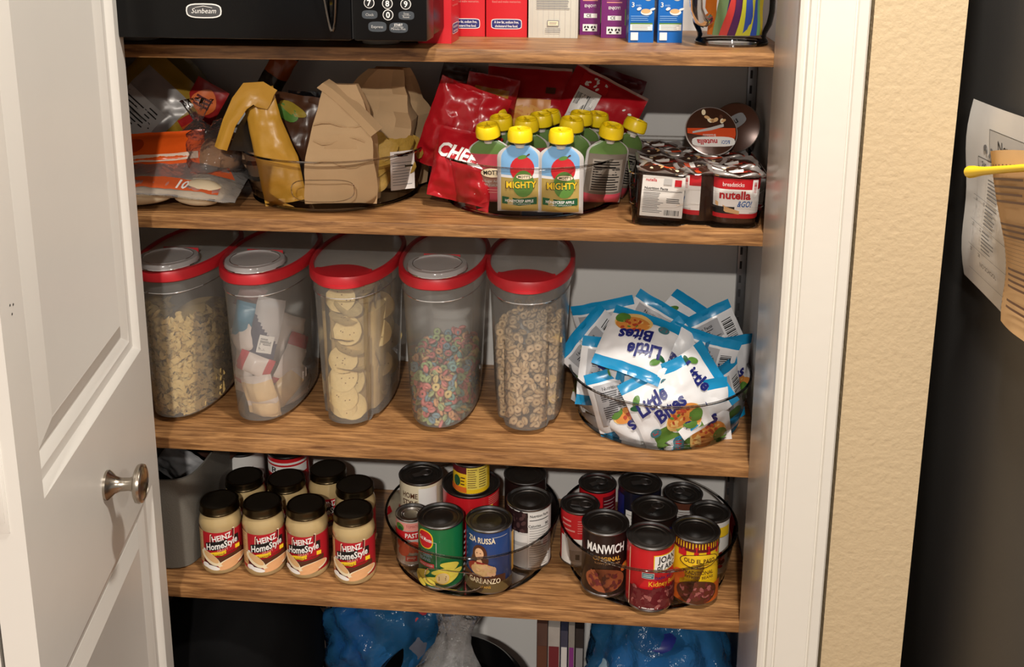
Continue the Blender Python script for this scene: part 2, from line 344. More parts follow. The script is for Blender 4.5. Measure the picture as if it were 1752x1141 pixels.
for z, nm in ((Z1, 'top'), (Z2, 'second'), (Z3, 'third'), (Z4, 'lowest')):
    b = MB(); b.box(XI - 0.022, XI - 0.0005, 0.012, DEP - 0.02, z - TH - 0.006, z - TH - 0.0002); o = b.build('shelf_clip', dark_st, None, bev=0.001)
    tag(o, 'dark metal clip under the right end of the %s shelf' % nm, 'bracket', 'shelf clips')

# ---- ceiling lamps (out of view, they light the room)
lamp_e = bpy.data.materials.new('lamp_glow'); lamp_e.use_nodes = True; p_ = _principled(lamp_e); p_.inputs['Emission Color'].default_value = (1, .92, .82, 1); p_.inputs['Emission Strength'].default_value = 6
for (x, y, z, pw), nm in zip(LAMPS, ('straight behind the viewer', 'right above the closet doorway', 'added as fill on the refrigerator side of the kitchen')):
    t = thing('ceiling_lamp', 'round recessed ceiling lamp ' + nm, 'lamp', (x, y, 2.40), 0, 'recessed lamps')
    MB().lathe([(0.068, 0), (0.088, 0), (0.088, -0.004), (0.068, -0.006), (0.068, 0)], 32).build('trim_ring', paint_jamb, t)
    MB().lathe([(0.0, -0.001), (0.0675, -0.001)], 32).build('lens', lamp_e, t)

# ---- refrigerator with papers
fr_m = mt('fridge_side', (62, 61, 60), 0.42, 0.0, var=0.05, scale=30, bump=0.05, bscale=500)
FX = 0.562
fr = thing('refrigerator', 'dark grey refrigerator side with papers hanging on it', 'refrigerator', (FX, -0.75, 0))
MB().box(0, 0.72, 0.06, 0.98, 0.03, 1.76).build('cabinet', fr_m, fr, bev=0.004)
for a, b in ((0.03, 0.62), (0.63, 1.76)): MB().box(0, 0.72, 0, 0.055, a, b).build('door', fr_m, fr, bev=0.006)
MB().box(0.02, 0.70, 0.05, 0.95, 0, 0.03).build('plinth', dark_st, fr)
def sheet(name, label, corners, mat, curl, th=0.0003, nu=14, nv=14, group=None):
    """paper: corners TL, TR, BR, BL as (y, z); curl(u, v) = distance from the refrigerator side"""
    TL, TR, BR, BL = corners
    def f(u, v, o=0):
        y = (TL[0] * (1 - u) + TR[0] * u) * (1 - v) + (BL[0] * (1 - u) + BR[0] * u) * v
        z = (TL[1] * (1 - u) + TR[1] * u) * (1 - v) + (BL[1] * (1 - u) + BR[1] * u) * v
        return (FX - curl(u, v) - o, y, z)
    t = thing(name, label, 'paper', (0, 0, 0), 0, group)
    mb = MB(); mb.grid(lambda u, v: f(u, v, 0.0), span(0, 1, nu), span(0, 1, nv)); mb.grid(lambda u, v: f(1 - u, v, -th), span(0, 1, nu), span(0, 1, nv))
    mb.build('sheet', mat, t); return t, f
pw = mt('white_paper', (214, 210, 204), 0.75, var=0.03, scale=20, bump=0.2, bscale=25)
pk = mt('kraft_paper', (206, 166, 116), 0.7, var=0.05, scale=40, bump=0.2, bscale=30)
cal, f1 = sheet('calendar_sheet', 'white November calendar sheet hanging on the dark refrigerator', [(-0.088, 1.266), (-0.345, 1.272), (-0.40, 1.02), (-0.125, 1.044)], pw,
                lambda u, v: 0.006 + 0.012 * (1 - u) * (0.4 + 0.6 * math.sin(v * 3.0)) + 0.003 * math.sin(v * 9 + u * 4))
SW, SH = 0.262, 0.225
pr1 = Print(lambda u, v, o: f1(u / SW, 1 - v / SH, o + 0.0002), 0.0001, 0.0002)
pr1.rect(0.068, 0.168, 0.20, 0.198, LGR); pr1.lines(0.068, 0.1975, 0.20, 0.1985, 1, K_, .0006, 0); pr1.lines(0.068, 0.1675, 0.2, 0.1685, 1, K_, .0006, 0); pr1.rect(0.068, .168, .0686, .198, K_)
pr1.txt('November', 0.128, 0.176, 0.0125, K_, wid=0.075)
pr1.blobs(0.052, 0.162, 0.088, 0.178, 14, [GRY, LGR], 0.0035, 5)
for v in (0.148, 0.160): pr1.rect(0.038, v, 0.23, v + 0.0009, K_)
pr1.rect(0.038, .148, .0388, .160, K_)
for i, dn in enumerate(('Sun', 'Mon', 'Tue', 'Wed', 'Thu')): pr1.txt(dn, 0.054 + i * 0.038, 0.1515, 0.0055, K_, bold=.02)
for v in (0.112, 0.082, 0.052, 0.022): pr1.rect(0.028, v, 0.23, v + 0.0005, GRY)
for u in (0.038, 0.062, 0.108, 0.154): pr1.rect(u, 0.022, u + 0.0004, 0.148, LGR)
for k, v in enumerate((0.116, 0.086, 0.056)): pr1.lines(0.068, v, 0.104, v + 0.025, 6, GRY, 0.0016, .4, k)
pr1.txt('NO SCHOOL', 0.085, 0.036, 0.005, K_, rot=0.0)
for n_, u, v in (('14', .041, .107), ('15', .064, .107), ('21', .041, .077), ('22', .064, .077), ('27', .041, .047), ('28', .064, .047)): pr1.txt(n_, u, v, 0.004, K_)
pr1.build('print', cal)
kr, f2 = sheet('kraft_letter', 'tan kraft-coloured school letter clipped over the calendar sheet', [(-0.176, 1.219), (-0.39, 1.262), (-0.46, 1.06), (-0.278, 1.041)], pk,
               lambda u, v: 0.022 + 0.012 * math.sin(min(1, u * 3) * 1.57) * (1 - 0.4 * v) + 0.004 * math.sin(v * 7))
# the left edge is drawn in and curled like the photographed sheet
ob = kr.children[0]
for vx in ob.data.vertices:
    y, z = vx.co.y, vx.co.z
    k = max(0.0, 1 - abs((z - 1.15) / 0.09) ** 2); e = max(0.0, min(1, (y + 0.36) / 0.16)); vx.co.y = y - 0.030 * k * e
def f2b(u, v, o):
    x, y, z = f2(u, v, o); k = max(0.0, 1 - abs((z - 1.15) / 0.09) ** 2); e = max(0.0, min(1, (y + 0.36) / 0.16)); return (x, y - 0.030 * k * e, z)
SW2, SH2 = 0.215, 0.19
pr2 = Print(lambda u, v, o: f2b(u / SW2, 1 - v / SH2, o + 0.0003), 0.0001, 0.0003)
for i in range(26): v = 0.175 - i * 0.0065; pr2.poly([(0.016, v), (0.0185, v - .001), (0.0185, v - .0035), (0.016, v - .003)], BRN)
for i in range(12): u = 0.02 + i * 0.012; pr2.poly([(u, 0.176), (u + 0.005, 0.176), (u + 0.0025, 0.171)], BRN)
for a, b, n in ((0.135, 0.165, 4), (0.10, 0.118, 3), (0.045, 0.07, 4), (0.022, 0.036, 2)): pr2.lines(0.045, a, 0.15, b, n, BRN, 0.0025, .3, n)
for i in range(7): pr2.rect(0.045, 0.074 + i * 0.0042, 0.15, 0.0743 + i * 0.0042, BRN)
pr2.build('print', kr)
mg = thing('magnet_clip', 'yellow plastic stick with a flared hollow end holding the papers', 'clip', (0, 0, 0))
ypl = mt('yellow_plastic', (250, 214, 20), 0.35, var=0.02)
pa = [(0.519, -0.190 - 0.18 * t, 1.1935 + 0.048 * t) for t in (0, .06, .12, .2, .35, .6, 1)]
m_ = MB(); m_.tube(pa, [0.0075, 0.0072, 0.0062, 0.0052, 0.0046, 0.0042, 0.0042], 16, caps=False)
m_.tube([pa[0], pa[1]], [0.0066, 0.004], 16); m_.tube([pa[-1], (pa[-1][0], pa[-1][1] - 0.002, pa[-1][2])], [0.0042, 0.003], 16)
m_.build('stick', ypl, mg)
# ================================================================ clear turntables
clr = clear_mat('clear_acrylic', (0.965, 0.96, 0.955), 0.03, ior=1.22)
clr_rim = clear_mat('clear_acrylic_rim', (0.70, 0.68, 0.66), 0.03, ior=1.45)
def turntable(label, x, y, z, R=0.150, H=0.084, grip=False, face=0.0):
    t = thing('turntable', label, 'turntable', (x, y, z), (0, 0, face), 'clear plastic turntables')
    rb = R - 0.016
    prof = [(0.001, 0.0048), (rb - 0.012, 0.0048), (rb - 0.004, 0.0062), (rb + 0.001, 0.012), (rb + 0.006, 0.03), (R - 0.003, H - 0.006), (R - 0.0008, H - 0.002)]
    outer = [(r, zz) for r, zz in prof]; inner = [(r - 0.0022, zz + 0.0022) for r, zz in reversed(prof[1:-1])]
    MB().lathe(outer, 72).build('tray', clr, t)
    MB().lathe([(R - 0.0030, H - 0.003), (R, H - 0.0028), (R + 0.0008, H - 0.0012), (R, H), (R - 0.003, H), (R - 0.0038, H - 0.0015), (R - 0.003, H - 0.003)], 96).build('rim', clr_rim, t)
    MB().lathe([(rb - 0.0145, 0.001), (rb - 0.003, 0.0015), (rb - 0.0005, 0.0035), (rb - 0.003, 0.0046), (rb - 0.0145, 0.0046)], 96).build('foot_ring', clr_rim, t)
    if grip:
        m = cyl_map(R - 0.006); g = MB(); pts = []
        for k in range(48):
            a = 2 * PI * k / 48; ca, sa = math.cos(a), math.sin(a)
            pts.append(m(0.048 * math.copysign(abs(ca) ** .6, ca), 0.038 + 0.017 * math.copysign(abs(sa) ** .7, sa), 0.0005))
        g.tube(pts + [pts[0]], 0.0009, 6, caps=False); g.build('grip_outline', clr_rim, t)
    return t
TT_F = 0.0072   # height of the tray floor above the shelf
turntable('clear turntable holding the paper bags of chips', -0.352, 0.170, Z2, grip=True, face=0.12)
turntable('clear turntable crowded with yellow-capped apple sauce pouches', -0.031, 0.163, Z2)
turntable('clear turntable heaped with little blue and white muffin pouches', 0.186, 0.164, Z3)
turntable('clear turntable of cans with the green can at its front', -0.126, 0.150, Z4, grip=True, face=-0.1)
turntable('clear turntable of cans at the right end of the lowest shelf', 0.175, 0.146, Z4)

# ================================================================ cans
tin = mt('can_steel', (150, 150, 152), 0.28, 1.0, var=0.08); tin_dark = mt('can_lid_steel', (104, 100, 96), 0.46, 1.0, var=0.1); tin_lt = mt('can_bright_steel', (200, 196, 190), 0.3, 1.0)
def can(label, x, y, z, R, h, base, design=None, rot=0.0, tab=False, lidmat=None, group='food cans', taborient=0.0):
    t = thing('food_can', label, 'can', (x, y, z), (0, 0, rot), group); Rb = R - 0.0012
    MB().lathe([(Rb - 0.004, 0.0012), (Rb + 0.0005, 0.0), (R, 0.0012), (R, 0.003), (Rb, 0.0042), (Rb, 0.0046)], 48).build('bottom_rim', tin, t)
    MB().lathe([(Rb, 0.0042), (Rb, h - 0.0042)], 56).build('body', base, t)
    MB().lathe([(Rb, h - 0.0044), (R, h - 0.0032), (R + 0.0003, h - 0.001), (R - 0.0006, h), (R - 0.0020, h - 0.0006), (R - 0.0030, h - 0.004)], 56).build('top_rim', tin, t)
    lm = lidmat or tin_dark; r = R - 0.0030
    lid = MB().lathe([(r, h - 0.0042), (r - 0.004, h - 0.0046), (r - 0.0052, h - 0.0036), (r - 0.0066, h - 0.0036), (r - 0.0076, h - 0.0048), (r * .66, h - 0.0048), (r * .62, h - 0.0040), (r * .57, h - 0.0040), (r * .53, h - 0.0050), (0.0005, h - 0.0050)], 48, cap1=True).build('lid', lm, t)
    if tab:
        g = MB(); a0 = taborient; c, s = math.cos(a0), math.sin(a0)
        ring = [(0.0105 * math.cos(q) + 0.010, 0.0088 * math.sin(q)) for q in span(0, 2 * PI, 20)]
        g.tube([(c * u - s * v, s * u + c * v, h - 0.0015) for u, v in ring], 0.0013, 6, caps=False)
        g.box(-0.0005, 0.001, -0.0055, 0.0055, -0.0007, 0.0007); k = len(g.v)
        for i in range(k - 8, k): xx, yy, zz = g.v[i]; xx = xx * 18 - 0.006; g.v[i] = (c * xx - s * yy, s * xx + c * yy, h - 0.0018 + zz)
        tb = g.build('pull_tab', tin, t)
    if design:
        p = Print(cyl_map(Rb)); design(p, Rb, h); p.build('label_print', t)
    return t
def base_ink(n, c, r=0.34): return mt('can_paper_' + n, c, r, var=0.03, coat=0.2)
B_BLK = base_ink('espresso', (34, 20, 18)); B_RED = base_ink('red', (200, 30, 38)); B_YEL = base_ink('yellow', (238, 196, 30)); B_BLU = base_ink('blue', (36, 66, 122)); B_GRN = base_ink('green', (16, 104, 58)); B_CRM = base_ink('cream', (228, 216, 186)); B_WHT = base_ink('white', (220, 218, 214)); B_NVY = base_ink('navy', (24, 26, 44)); B_SLV = base_ink('silver', (190, 186, 180)); B_BRN = base_ink('brown', (90, 50, 36))
MEAT = ink('meat', (150, 82, 50)); MEAT2 = ink('meat_dark', (96, 44, 30)); BEAN = ink('bean_red', (104, 40, 42)); BEAN2 = ink('bean_light', (158, 92, 88)); LIMA = ink('bean_yellow', (224, 208, 84)); SKIN = ink('skin', (226, 180, 140)); GARB = ink('garbanzo', (222, 186, 130)); BLKB = ink('black_bean', (44, 26, 28)); BLKB2 = ink('black_bean_light', (84, 58, 58))
def d_manwich(p, R, h):
    p.txt('MANWICH', 0.002, 0.079, 0.0150, W_, bold=.035, shear=.06, wid=0.066)
    p.txt('ORIGINAL', 0.004, 0.0655, 0.0072, GLD, bold=.03, wid=0.046); p.txt('SLOPPY JOE SAUCE', 0.005, 0.0595, 0.003, TAN, wid=0.042)
    p.ell(0.002, 0.030, 0.034, 0.021, MEAT); p.blobs(-0.024, 0.016, 0.028, 0.044, 60, [MEAT2, BEAN, MEAT], 0.0042, 3, lambda u, v: (u / .03) ** 2 + ((v - .03) / .017) ** 2 < 1)
    p.ell(0.036, 0.050, 0.009, 0.0065, ORG, .7); p.ell(0.036, 0.050, 0.006, 0.004, GLD, .7)
def d_joan(p, R, h):
    p.rect(0.0035, 0.072, 0.062, 0.1005, YEL); p.rect(0.005, 0.0735, 0.062, 0.099, W_)
    p.txt('JOAN', 0.027, 0.087, 0.0105, K_, bold=.03, wid=0.034); p.txt('of ARC', 0.027, 0.075, 0.009, K_, bold=.03, wid=0.036)
    p.rect(-0.014, 0.060, 0.005, 0.070, LGR); p.rect(-0.013, 0.061, 0.004, 0.069, ink('teal', (60, 120, 130))); p.lines(-.012, .062, .003, .068, 2, W_, .0009, .2)
    p.txt('DARK RED', 0.022, 0.059, 0.0045, NAVY, bold=.02, wid=0.032); p.txt('Kidney', 0.012, 0.0475, 0.0085, YEL, wid=0.030); p.txt('Beans', 0.040, 0.0475, 0.0085, YEL, wid=0.022)
    p.rect(-0.034, 0.006, 0.060, 0.042, MAR); p.blobs(-0.030, 0.008, 0.056, 0.042, 110, [BEAN, BEAN2, BEAN, MAR], 0.0048, 4)
    p.lines(-.016, .007, .012, .010, 1, W_, .0016, 0)
    p.rect(-0.0355, 0.006, -0.0342, 0.106, CRM)
def d_elpaso(p, R, h):
    for i in range(22): p.rect(-0.055 + i * 0.005, 0.098, -0.052 + i * 0.005, 0.109, MAR); p.o -= p.d
    p.up(); p.rect(-0.055, 0.094, 0.055, 0.099, MAR)
    p.band([(-0.030, 0.084, 0.094), (-0.02, 0.084, 0.098), (0.0, 0.086, 0.103), (0.02, 0.088, 0.104), (0.040, 0.088, 0.105)], RED)
    p.ell(0.006, 0.078, 0.033, 0.0125, BRN, .06); p.ell(0.006, 0.0785, 0.031, 0.011, YEL, .06); p.txt('OLD EL PASO', 0.006, 0.0755, 0.0068, BRN, bold=.035, wid=0.050); p.rect(-0.006, .0715, .018, .0722, RED)
    p.txt('TRADITIONAL', 0.004, 0.0555, 0.0062, BRN, bold=.03, wid=0.050); p.txt('REFRIED BEANS', 0.006, 0.048, 0.0045, BRN, bold=.02, wid=0.046)
    p.rect(-0.055, 0.004, 0.055, 0.036, ink('paprika', (196, 92, 28))); p.ell(-0.026, 0.052, 0.010, 0.008, ORG); p.ell(-0.034, 0.042, 0.010, 0.012, ORG)
    p.ell(0.004, 0.024, 0.033, 0.021, BRN); p.blobs(-0.026, 0.008, 0.034, 0.041, 90, [BEAN, BEAN2, MEAT2], 0.0042, 8, lambda u, v: ((u - .004) / .029) ** 2 + ((v - .024) / .017) ** 2 < 1)
def d_garbanzo(p, R, h):
    p.txt('ZIA RUSSA', -0.010, 0.0905, 0.0095, CRM, bold=.03, wid=0.048)
    p.lines(.008, .100, .036, .102, 1, LGR, .0008, 0)
    p.ell(-0.012, 0.071, 0.0125, 0.0165, BRN); p.ell(-0.012, 0.060, 0.015, 0.013, BRN); p.ell(-0.0125, 0.0715, 0.0075, 0.0105, SKIN); p.ell(-0.012, 0.055, 0.005, 0.008, SKIN)
    p.ell(-0.012, 0.046, 0.022, 0.011, ink('red_dress', (150, 36, 36))); p.ell(-0.006, 0.043, 0.021, 0.011, TAN); p.blobs(-0.024, 0.036, 0.014, 0.052, 40, [GARB, TAN, SKIN], 0.0038, 6)
    for du in (-.0032, .0026): p.ell(-0.0125 + du, 0.0735, 0.0013, 0.0008, BRN, n=8)
    p.ell(-0.0125, 0.066, 0.0018, 0.0008, RED, n=8)
    p.rect(-0.048, 0.004, 0.048, 0.022, ink('olive_brown', (96, 78, 46))); p.band([(-0.046, 0.020, 0.036), (-0.02, 0.018, 0.033), (0.0, 0.018, 0.032), (0.03, 0.020, 0.034)], BRN)
    p.txt('GARBANZO', -0.004, 0.0205, 0.0088, CRM, bold=.02, wid=0.050); p.txt('BEANS', -0.002, 0.0125, 0.004, GLD, wid=0.016)
    p.rect(0.044, 0.03, 0.052, 0.10, GLD)
def d_delmonte(p, R, h):
    p.ell(-0.024, 0.088, 0.0155, 0.0165, YEL, sq=.8); p.ell(-0.024, 0.088, 0.0138, 0.0148, RED, sq=.8); p.txt('Del Monte', -0.0235, 0.0855, 0.0066, W_, bold=.02, wid=0.025, rot=-.06)
    p.rect(-0.004, 0.042, -0.0032, 0.086, LGR); p.rect(-0.013, 0.0855, -0.0032, 0.0862, LGR)
    p.txt('CUT GREEN', -0.026, 0.058, 0.0055, SKY, wid=0.030); p.txt('BEANS', -0.024, 0.051, 0.0055, SKY, wid=0.022)
    p.rect(-0.036, 0.0405, -0.007, 0.0475, ink('rose_band', (214, 66, 74))); p.txt('NO SALT ADDED', -0.0215, 0.0425, 0.003, W_, wid=0.025)
    for i, (u, v, r, w) in enumerate([(-0.032, .025, .5, .020), (-0.022, .016, -.3, .018), (0.010, .036, .2, .022), (0.018, .045, -.2, .016), (-.004, .020, .1, .02), (0.018, .020, .4, .016), (-.034, .012, -.4, .014), (.026, .03, .1, .014)]): p.ell(u, v, w, 0.0056, LIMA, r)
    p.ell(0.006, 0.024, 0.0112, 0.0112, YEL); p.ell(0.006, 0.024, 0.0100, 0.0100, ink('pale_gold', (222, 196, 140))); p.lines(.0, .020, .012, .028, 3, BRN, .0012, .1)
    for i in range(9): p.rect(0.043 + (i % 2) * .001, 0.012 + i * 0.01, 0.048, 0.016 + i * 0.01, LGR)
def d_blackbeans(p, R, h):
    p.rect(-0.06, 0.070, 0.0125, 0.107, BLKB); p.blobs(-0.056, 0.072, 0.010, 0.106, 120, [BLKB, BLKB2, BLKB], 0.0044, 11)
    p.rect(-0.06, 0.052, 0.0125, 0.066, W_); p.rect(-0.06, 0.045, 0.0125, 0.052, LGR)
    p.rect(0.0130, 0.006, 0.052, 0.107, W_); p.txt('Nutrition Facts', 0.033, 0.099, 0.0046, K_, bold=.03, wid=0.034)
    p.rect(.0155, .093, .0505, .0944, K_); p.txt('Calories', .024, .0815, .0042, K_, bold=.02); p.txt('90', .046, .0815, .005, K_, bold=.02); p.rect(.0155, .079, .0505, .0799, K_)
    p.lines(.0155, .050, .050, .077, 6, GRY, .0008); p.rect(.0155, .047, .0505, .0482, K_); p.lines(.0155, .03, .046, .045, 4, GRY, .0008); p.rect(.0155, .026, .0505, .0268, K_); p.lines(.0155, .010, .048, .024, 4, GRY, .0008)
def d_homestyle(p, R, h):
    p.rect(0.000, 0.062, 0.034, 0.104, W_); p.ell(0.018, 0.066, 0.017, 0.012, W_); p.ell(0.019, 0.066, 0.0125, 0.0075, GRY); p.ell(0.019, 0.066, 0.0118, 0.0068, W_); p.lines(.011, .062, .027, .070, 2, K_, .0016, .2)
    p.txt('HOME', -0.016, 0.085, 0.0095, BRN, bold=.02, wid=0.029); p.txt('STYLE', -0.016, 0.071, 0.0095, BRN, bold=.02, wid=0.029); p.rect(-0.05, 0.045, 0.05, 0.059, RED)
    p.lines(.04, .07, .06, .1, 9, GRY, .0008)
def d_paste(p, R, h):
    p.rect(-0.036, 0.068, 0.036, 0.082, PNK); p.ell(-0.020, 0.072, 0.009, 0.0075, GRN); p.ell(-0.018, 0.070, 0.005, 0.0045, DGRN); p.txt('TOMATO', 0.004, 0.0735, 0.005, ink('rose_dark', (170, 80, 76)), wid=0.022)
    p.rect(-0.036, 0.052, 0.036, 0.067, RED); p.txt('PASTE', 0.004, 0.0555, 0.0078, W_, bold=.03, wid=0.025)
    for u, v, r in ((-.014, .044, .011), (.004, .038, .012), (-.012, .030, .010), (.016, .034, .010)): p.ell(u, v, r, r * .9, ink('tomato', (198, 70, 48)))
    p.rect(-.008, .012, .010, .022, RED); p.lines(-.006, .014, .008, .020, 2, W_, .0012, .2)
def d_bigred(p, R, h):
    p.rect(0.004, 0.058, 0.045, 0.096, YEL); p.rect(0.006, 0.060, 0.043, 0.094, B_RED); p.lines(.035, .095, .07, .113, 5, PNK, .001)
def d_smallyellow(p, R, h):
    p.rect(-0.05, 0.040, -0.004, 0.052, MAR); p.rect(-0.004, 0.012, 0.035, 0.052, ink('lemon', (228, 206, 90))); p.lines(-.002, .014, .014, .05, 9, BRN, .0013); p.lines(.017, .014, .033, .05, 8, BRN, .0013)
    p.rect(-0.040, 0.006, -0.004, 0.016, ORG); p.ell(-.022, .026, .007, .010, DGRN); p.lines(-.014, .018, -.006, .036, 3, BRN, .0022, .2)
def d_red2(p, R, h): p.rect(.0, .03, .03, .09, MAR); p.lines(.002, .035, .028, .085, 8, LGR, .001)
def d_navy(p, R, h): p.txt('Co', -.004, .083, .008, W_, bold=.02); p.rect(-.03, .02, -.012, .075, W_); p.lines(-.028, .025, -.014, .07, 7, GRY, .001); p.rect(-.06, .04, -.034, .1, NAVY)
def d_so(p, R, h): p.txt('SO', -.018, .088, .008, W_, bold=.02); p.ell(.02, .09, .012, .006, NAVY); p.rect(-.03, .02, .03, .07, LGR)
def d_redwhite(p, R, h):
    p.rect(-.04, .0, .04, .052, W_); p.lines(-.036, .062, -.010, .088, 3, PNK, .003, .3, 2); p.lines(-.006, .062, .016, .088, 6, PNK, .0012); p.rect(-.02, .010, .008, .03, LGR); p.rect(-.009, .014, -.002, .024, K_)
def d_brownwhite(p, R, h): p.rect(-.03, .06, .02, .085, LGR); p.lines(-.028, .062, .018, .083, 5, BRN, .001)
def d_yelwhite(p, R, h):
    p.rect(-.04, .070, .04, .088, YEL); p.rect(-.04, .0696, .04, .0702, K_); p.ell(.010, .078, .006, .006, W_); p.rect(-.002, .054, .010, .064, GRY); p.blobs(-.01, .012, .026, .046, 24, [RED, MAR, PNK], .006, 5)
zc = Z4 + TT_F
can('green can of cut beans with a round gold badge', -0.167, 0.060, zc, .0385, .113, B_GRN, d_delmonte, .06)
can('blue can of garbanzo beans with a dark-haired woman on its label', -0.0868, 0.058, zc, .0385, .113, B_BLU, d_garbanzo, .02)
can('can showing dark beans above a white nutrition panel', -0.0260, 0.125, zc, .0385, .113, B_WHT, d_blackbeans, -.32)
can('dark-labelled can behind the nutrition panel can', -0.0385, 0.2035, zc, .0380, .113, B_BLK, None, .5)
can('cream HOME STYLE can with a white quality seal', -0.222, 0.186, zc, .0392, .113, B_CRM, d_homestyle, .06, True, tin_dark, taborient=.5)
can('small pale can of tomato paste with a bright lid', -0.2240, 0.104, zc, .0272, .088, B_SLV, d_paste, .1, False, tin_lt)
can('wide red can carrying a small yellow can on top', -0.1290, 0.1560, zc, .0500, .119, B_RED, d_bigred, .05)
can('small yellow can standing on the wide red can', -0.1270, 0.1450, zc + .1165, .0325, .056, B_YEL, d_smallyellow, 0)
can('black and brown can of sloppy joe sauce with MANWICH lettering', 0.1025, 0.0675, zc, .0385, .113, B_BLK, d_manwich, -.02)
can('red can of kidney beans at the very front', 0.1742, 0.0375, zc, .0385, .113, B_RED, d_joan, .0)
can('yellow can of refried beans with maroon stripes', 0.2475, 0.0620, zc, .0385, .113, B_YEL, d_elpaso, -.05)
can('red pull-tab can at the back left of the right turntable', 0.0893, 0.2065, zc, .0335, .101, B_RED, d_red2, .3, True, taborient=.3)
can('navy pull-tab can with a white stripe, back row', 0.1630, 0.1945, zc, .0380, .113, B_NVY, d_navy, .1, True, taborient=.15)
can('brown and white ring-pull can near the shelf standard', 0.2375, 0.1890, zc, .0335, .101, B_BRN, d_brownwhite, -.1, True, taborient=2.6)
can('red and white soup can with a pull tab, left edge', 0.0600, 0.1370, zc, .0335, .101, B_RED, d_redwhite, .1, True, taborient=-.2)
can('black pull-tab can in the middle of the right turntable', 0.1840, 0.1165, zc, .0385, .113, B_BLK, d_so, .1, True, taborient=.9)
can('white can with a yellow band by the closet wall', 0.2780, 0.1350, zc, .0335, .101, B_WHT, d_yelwhite, -.1)

# ================================================================ gravy jars
gravy = mt('gravy', (184, 160, 114), 0.16, var=0.06, scale=30, coat=0.6); jar_lid = mt('jar_lid_bronze', (84, 72, 52), 0.3, 1.0, var=0.08); lid_top = mt('jar_lid_top', (44, 38, 30), 0.42, 0.6, var=0.1)
jar_label = mt('jar_label', (178, 28, 40), 0.4, var=0.04)
def make_jar():
    t = thing('gravy_jar', 'x', 'jar', (0, 0, 0), 0, 'turkey gravy jars'); R = 0.0355
    MB().lathe([(0.001, 0.002), (0.028, 0.0), (0.033, 0.002), (R, 0.008), (R - .0008, 0.014), (R - .001, 0.082), (R, 0.086), (R - .001, 0.092), (0.0325, 0.099), (0.0300, 0.104), (0.0300, 0.108)], 48, cap0=True).build('glass', gravy, t)
    lid = MB().lathe([(0.0305, 0.106), (0.0330, 0.1062), (0.0334, 0.1085), (0.0325, 0.110), (0.0325, 0.1165), (0.0318, 0.1195), (0.0300, 0.1205), (0.0275, 0.1198), (0.0005, 0.1198)], 48, mi=[0, 0, 0, 0, 0, 0, 0, 1], cap1=True)
    lid.build('lid', [jar_lid, lid_top], t)
    p = Print(cyl_map(R - .001)); p.rect(-0.062, 0.012, 0.062, 0.079, jar_label); q = .17
    p.rect(-0.062, 0.019, -0.033, 0.079, TAN); p.lines(-.060, .022, -.036, .077, 14, BRN, .0008)
    p.band([(-.033, .013, .034), (-.02, .013, .032), (-.010, .013, .030)], MAR); p.ell(-.030, .043, .0035, .0055, W_)
    p.poly([(-.0185, .0585), (.0215, .0655), (.0225, .0830), (-.0175, .0760)], CRM); p.poly([(-.0172, .0598), (.0206, .0664), (.0215, .0816), (-.0162, .0750)], MAR)
    p.txt('HEINZ', 0.002, 0.0655, 0.0098, W_, bold=.04, wid=0.031, rot=q)
    p.band([(-.026, .0465, .060), (-.012, .047, .0635), (.004, .050, .0655), (.029, .0545, .069)], K_)
    p.txt('HomeStyle', 0.001, 0.0515, 0.0112, W_, bold=.035, shear=.25, wid=0.052, rot=q); p.txt('GRAVY', 0.002, 0.0462, 0.0042, PNK, bold=.02, wid=0.017, rot=q)
    p.band([(-.020, .0365, .0425), (0, .0380, .0455), (.030, .0435, .0505)], YEL); p.txt('Roasted Turkey', .004, .0398, .0038, BRN, wid=.036, rot=.13)
    p.band([(-.012, .0180, .034), (.004, .024, .0365), (.020, .030, .0395), (.034, .035, .043)], BRN)
    p.ell(-0.0185, 0.0335, 0.0190, 0.0082, CRM, -.72); p.ell(-0.0170, 0.0355, 0.0150, 0.0055, TAN, -.72); p.ell(-.0265, .0205, .0060, .0045, W_)
    p.ell(0.0165, 0.0245, 0.0235, 0.0085, CRM, .20); p.ell(0.0180, 0.0262, 0.0200, 0.0062, ink('turkey', (226, 170, 120)), .2); p.ell(.008, .0168, .017, .0045, ink('turkey', (226, 170, 120)), .15); p.ell(-.0150, .0172, .0115, .0040, W_, -.25)
    p.build('label_print', t); return t
jar0 = make_jar()
JARS = [(-0.5445, 0.0700, .36, 'gravy jar at the front beside the grey fabric bin'), (-0.4705, 0.0715, .42, 'second gravy jar from the grey fabric bin, front row'), (-0.3960, 0.0725, .04, 'third gravy jar from the grey fabric bin, front row'), (-0.3140, 0.0640, .12, 'gravy jar nearest the can turntables, front row'),
        (-0.5290, 0.1470, .4, 'gravy jar behind the pair nearest the fabric bin'), (-0.4540, 0.1480, .5, 'gravy jar behind the second and third front jars'), (-0.3900, 0.1860, .2, 'gravy jar deepest in the back row'), (-0.3300, 0.1400, .3, 'gravy jar half hidden behind the rightmost front jar')]
for i, (x, y, r, lab) in enumerate(JARS):
    j = jar0 if i == 0 else copy_tree(jar0); j.location = (x, y, Z4); j.rotation_euler = (0, 0, r); j['label'] = lab
def d_white(p, R, h): p.band([(-.03, .085, .087), (0, .083, .085), (.03, .085, .087)], K_); p.lines(-.02, .06, .02, .075, 3, GRY, .002, .3)
def d_rotel(p, R, h): p.rect(-.05, .078, .05, .094, W_); p.txt('Rago', 0.0, .081, .0105, K_, bold=.02, wid=.045); p.rect(-.05, .098, .05, .102, W_)
can('white can with a thin black curve behind the jars', -0.573, 0.262, Z4, .0385, .113, B_WHT, d_white, .0, group='cans behind the jars')
can('red can with a white name band behind the jars', -0.487, 0.262, Z4, .0385, .113, B_RED, d_rotel, .0, group='cans behind the jars')

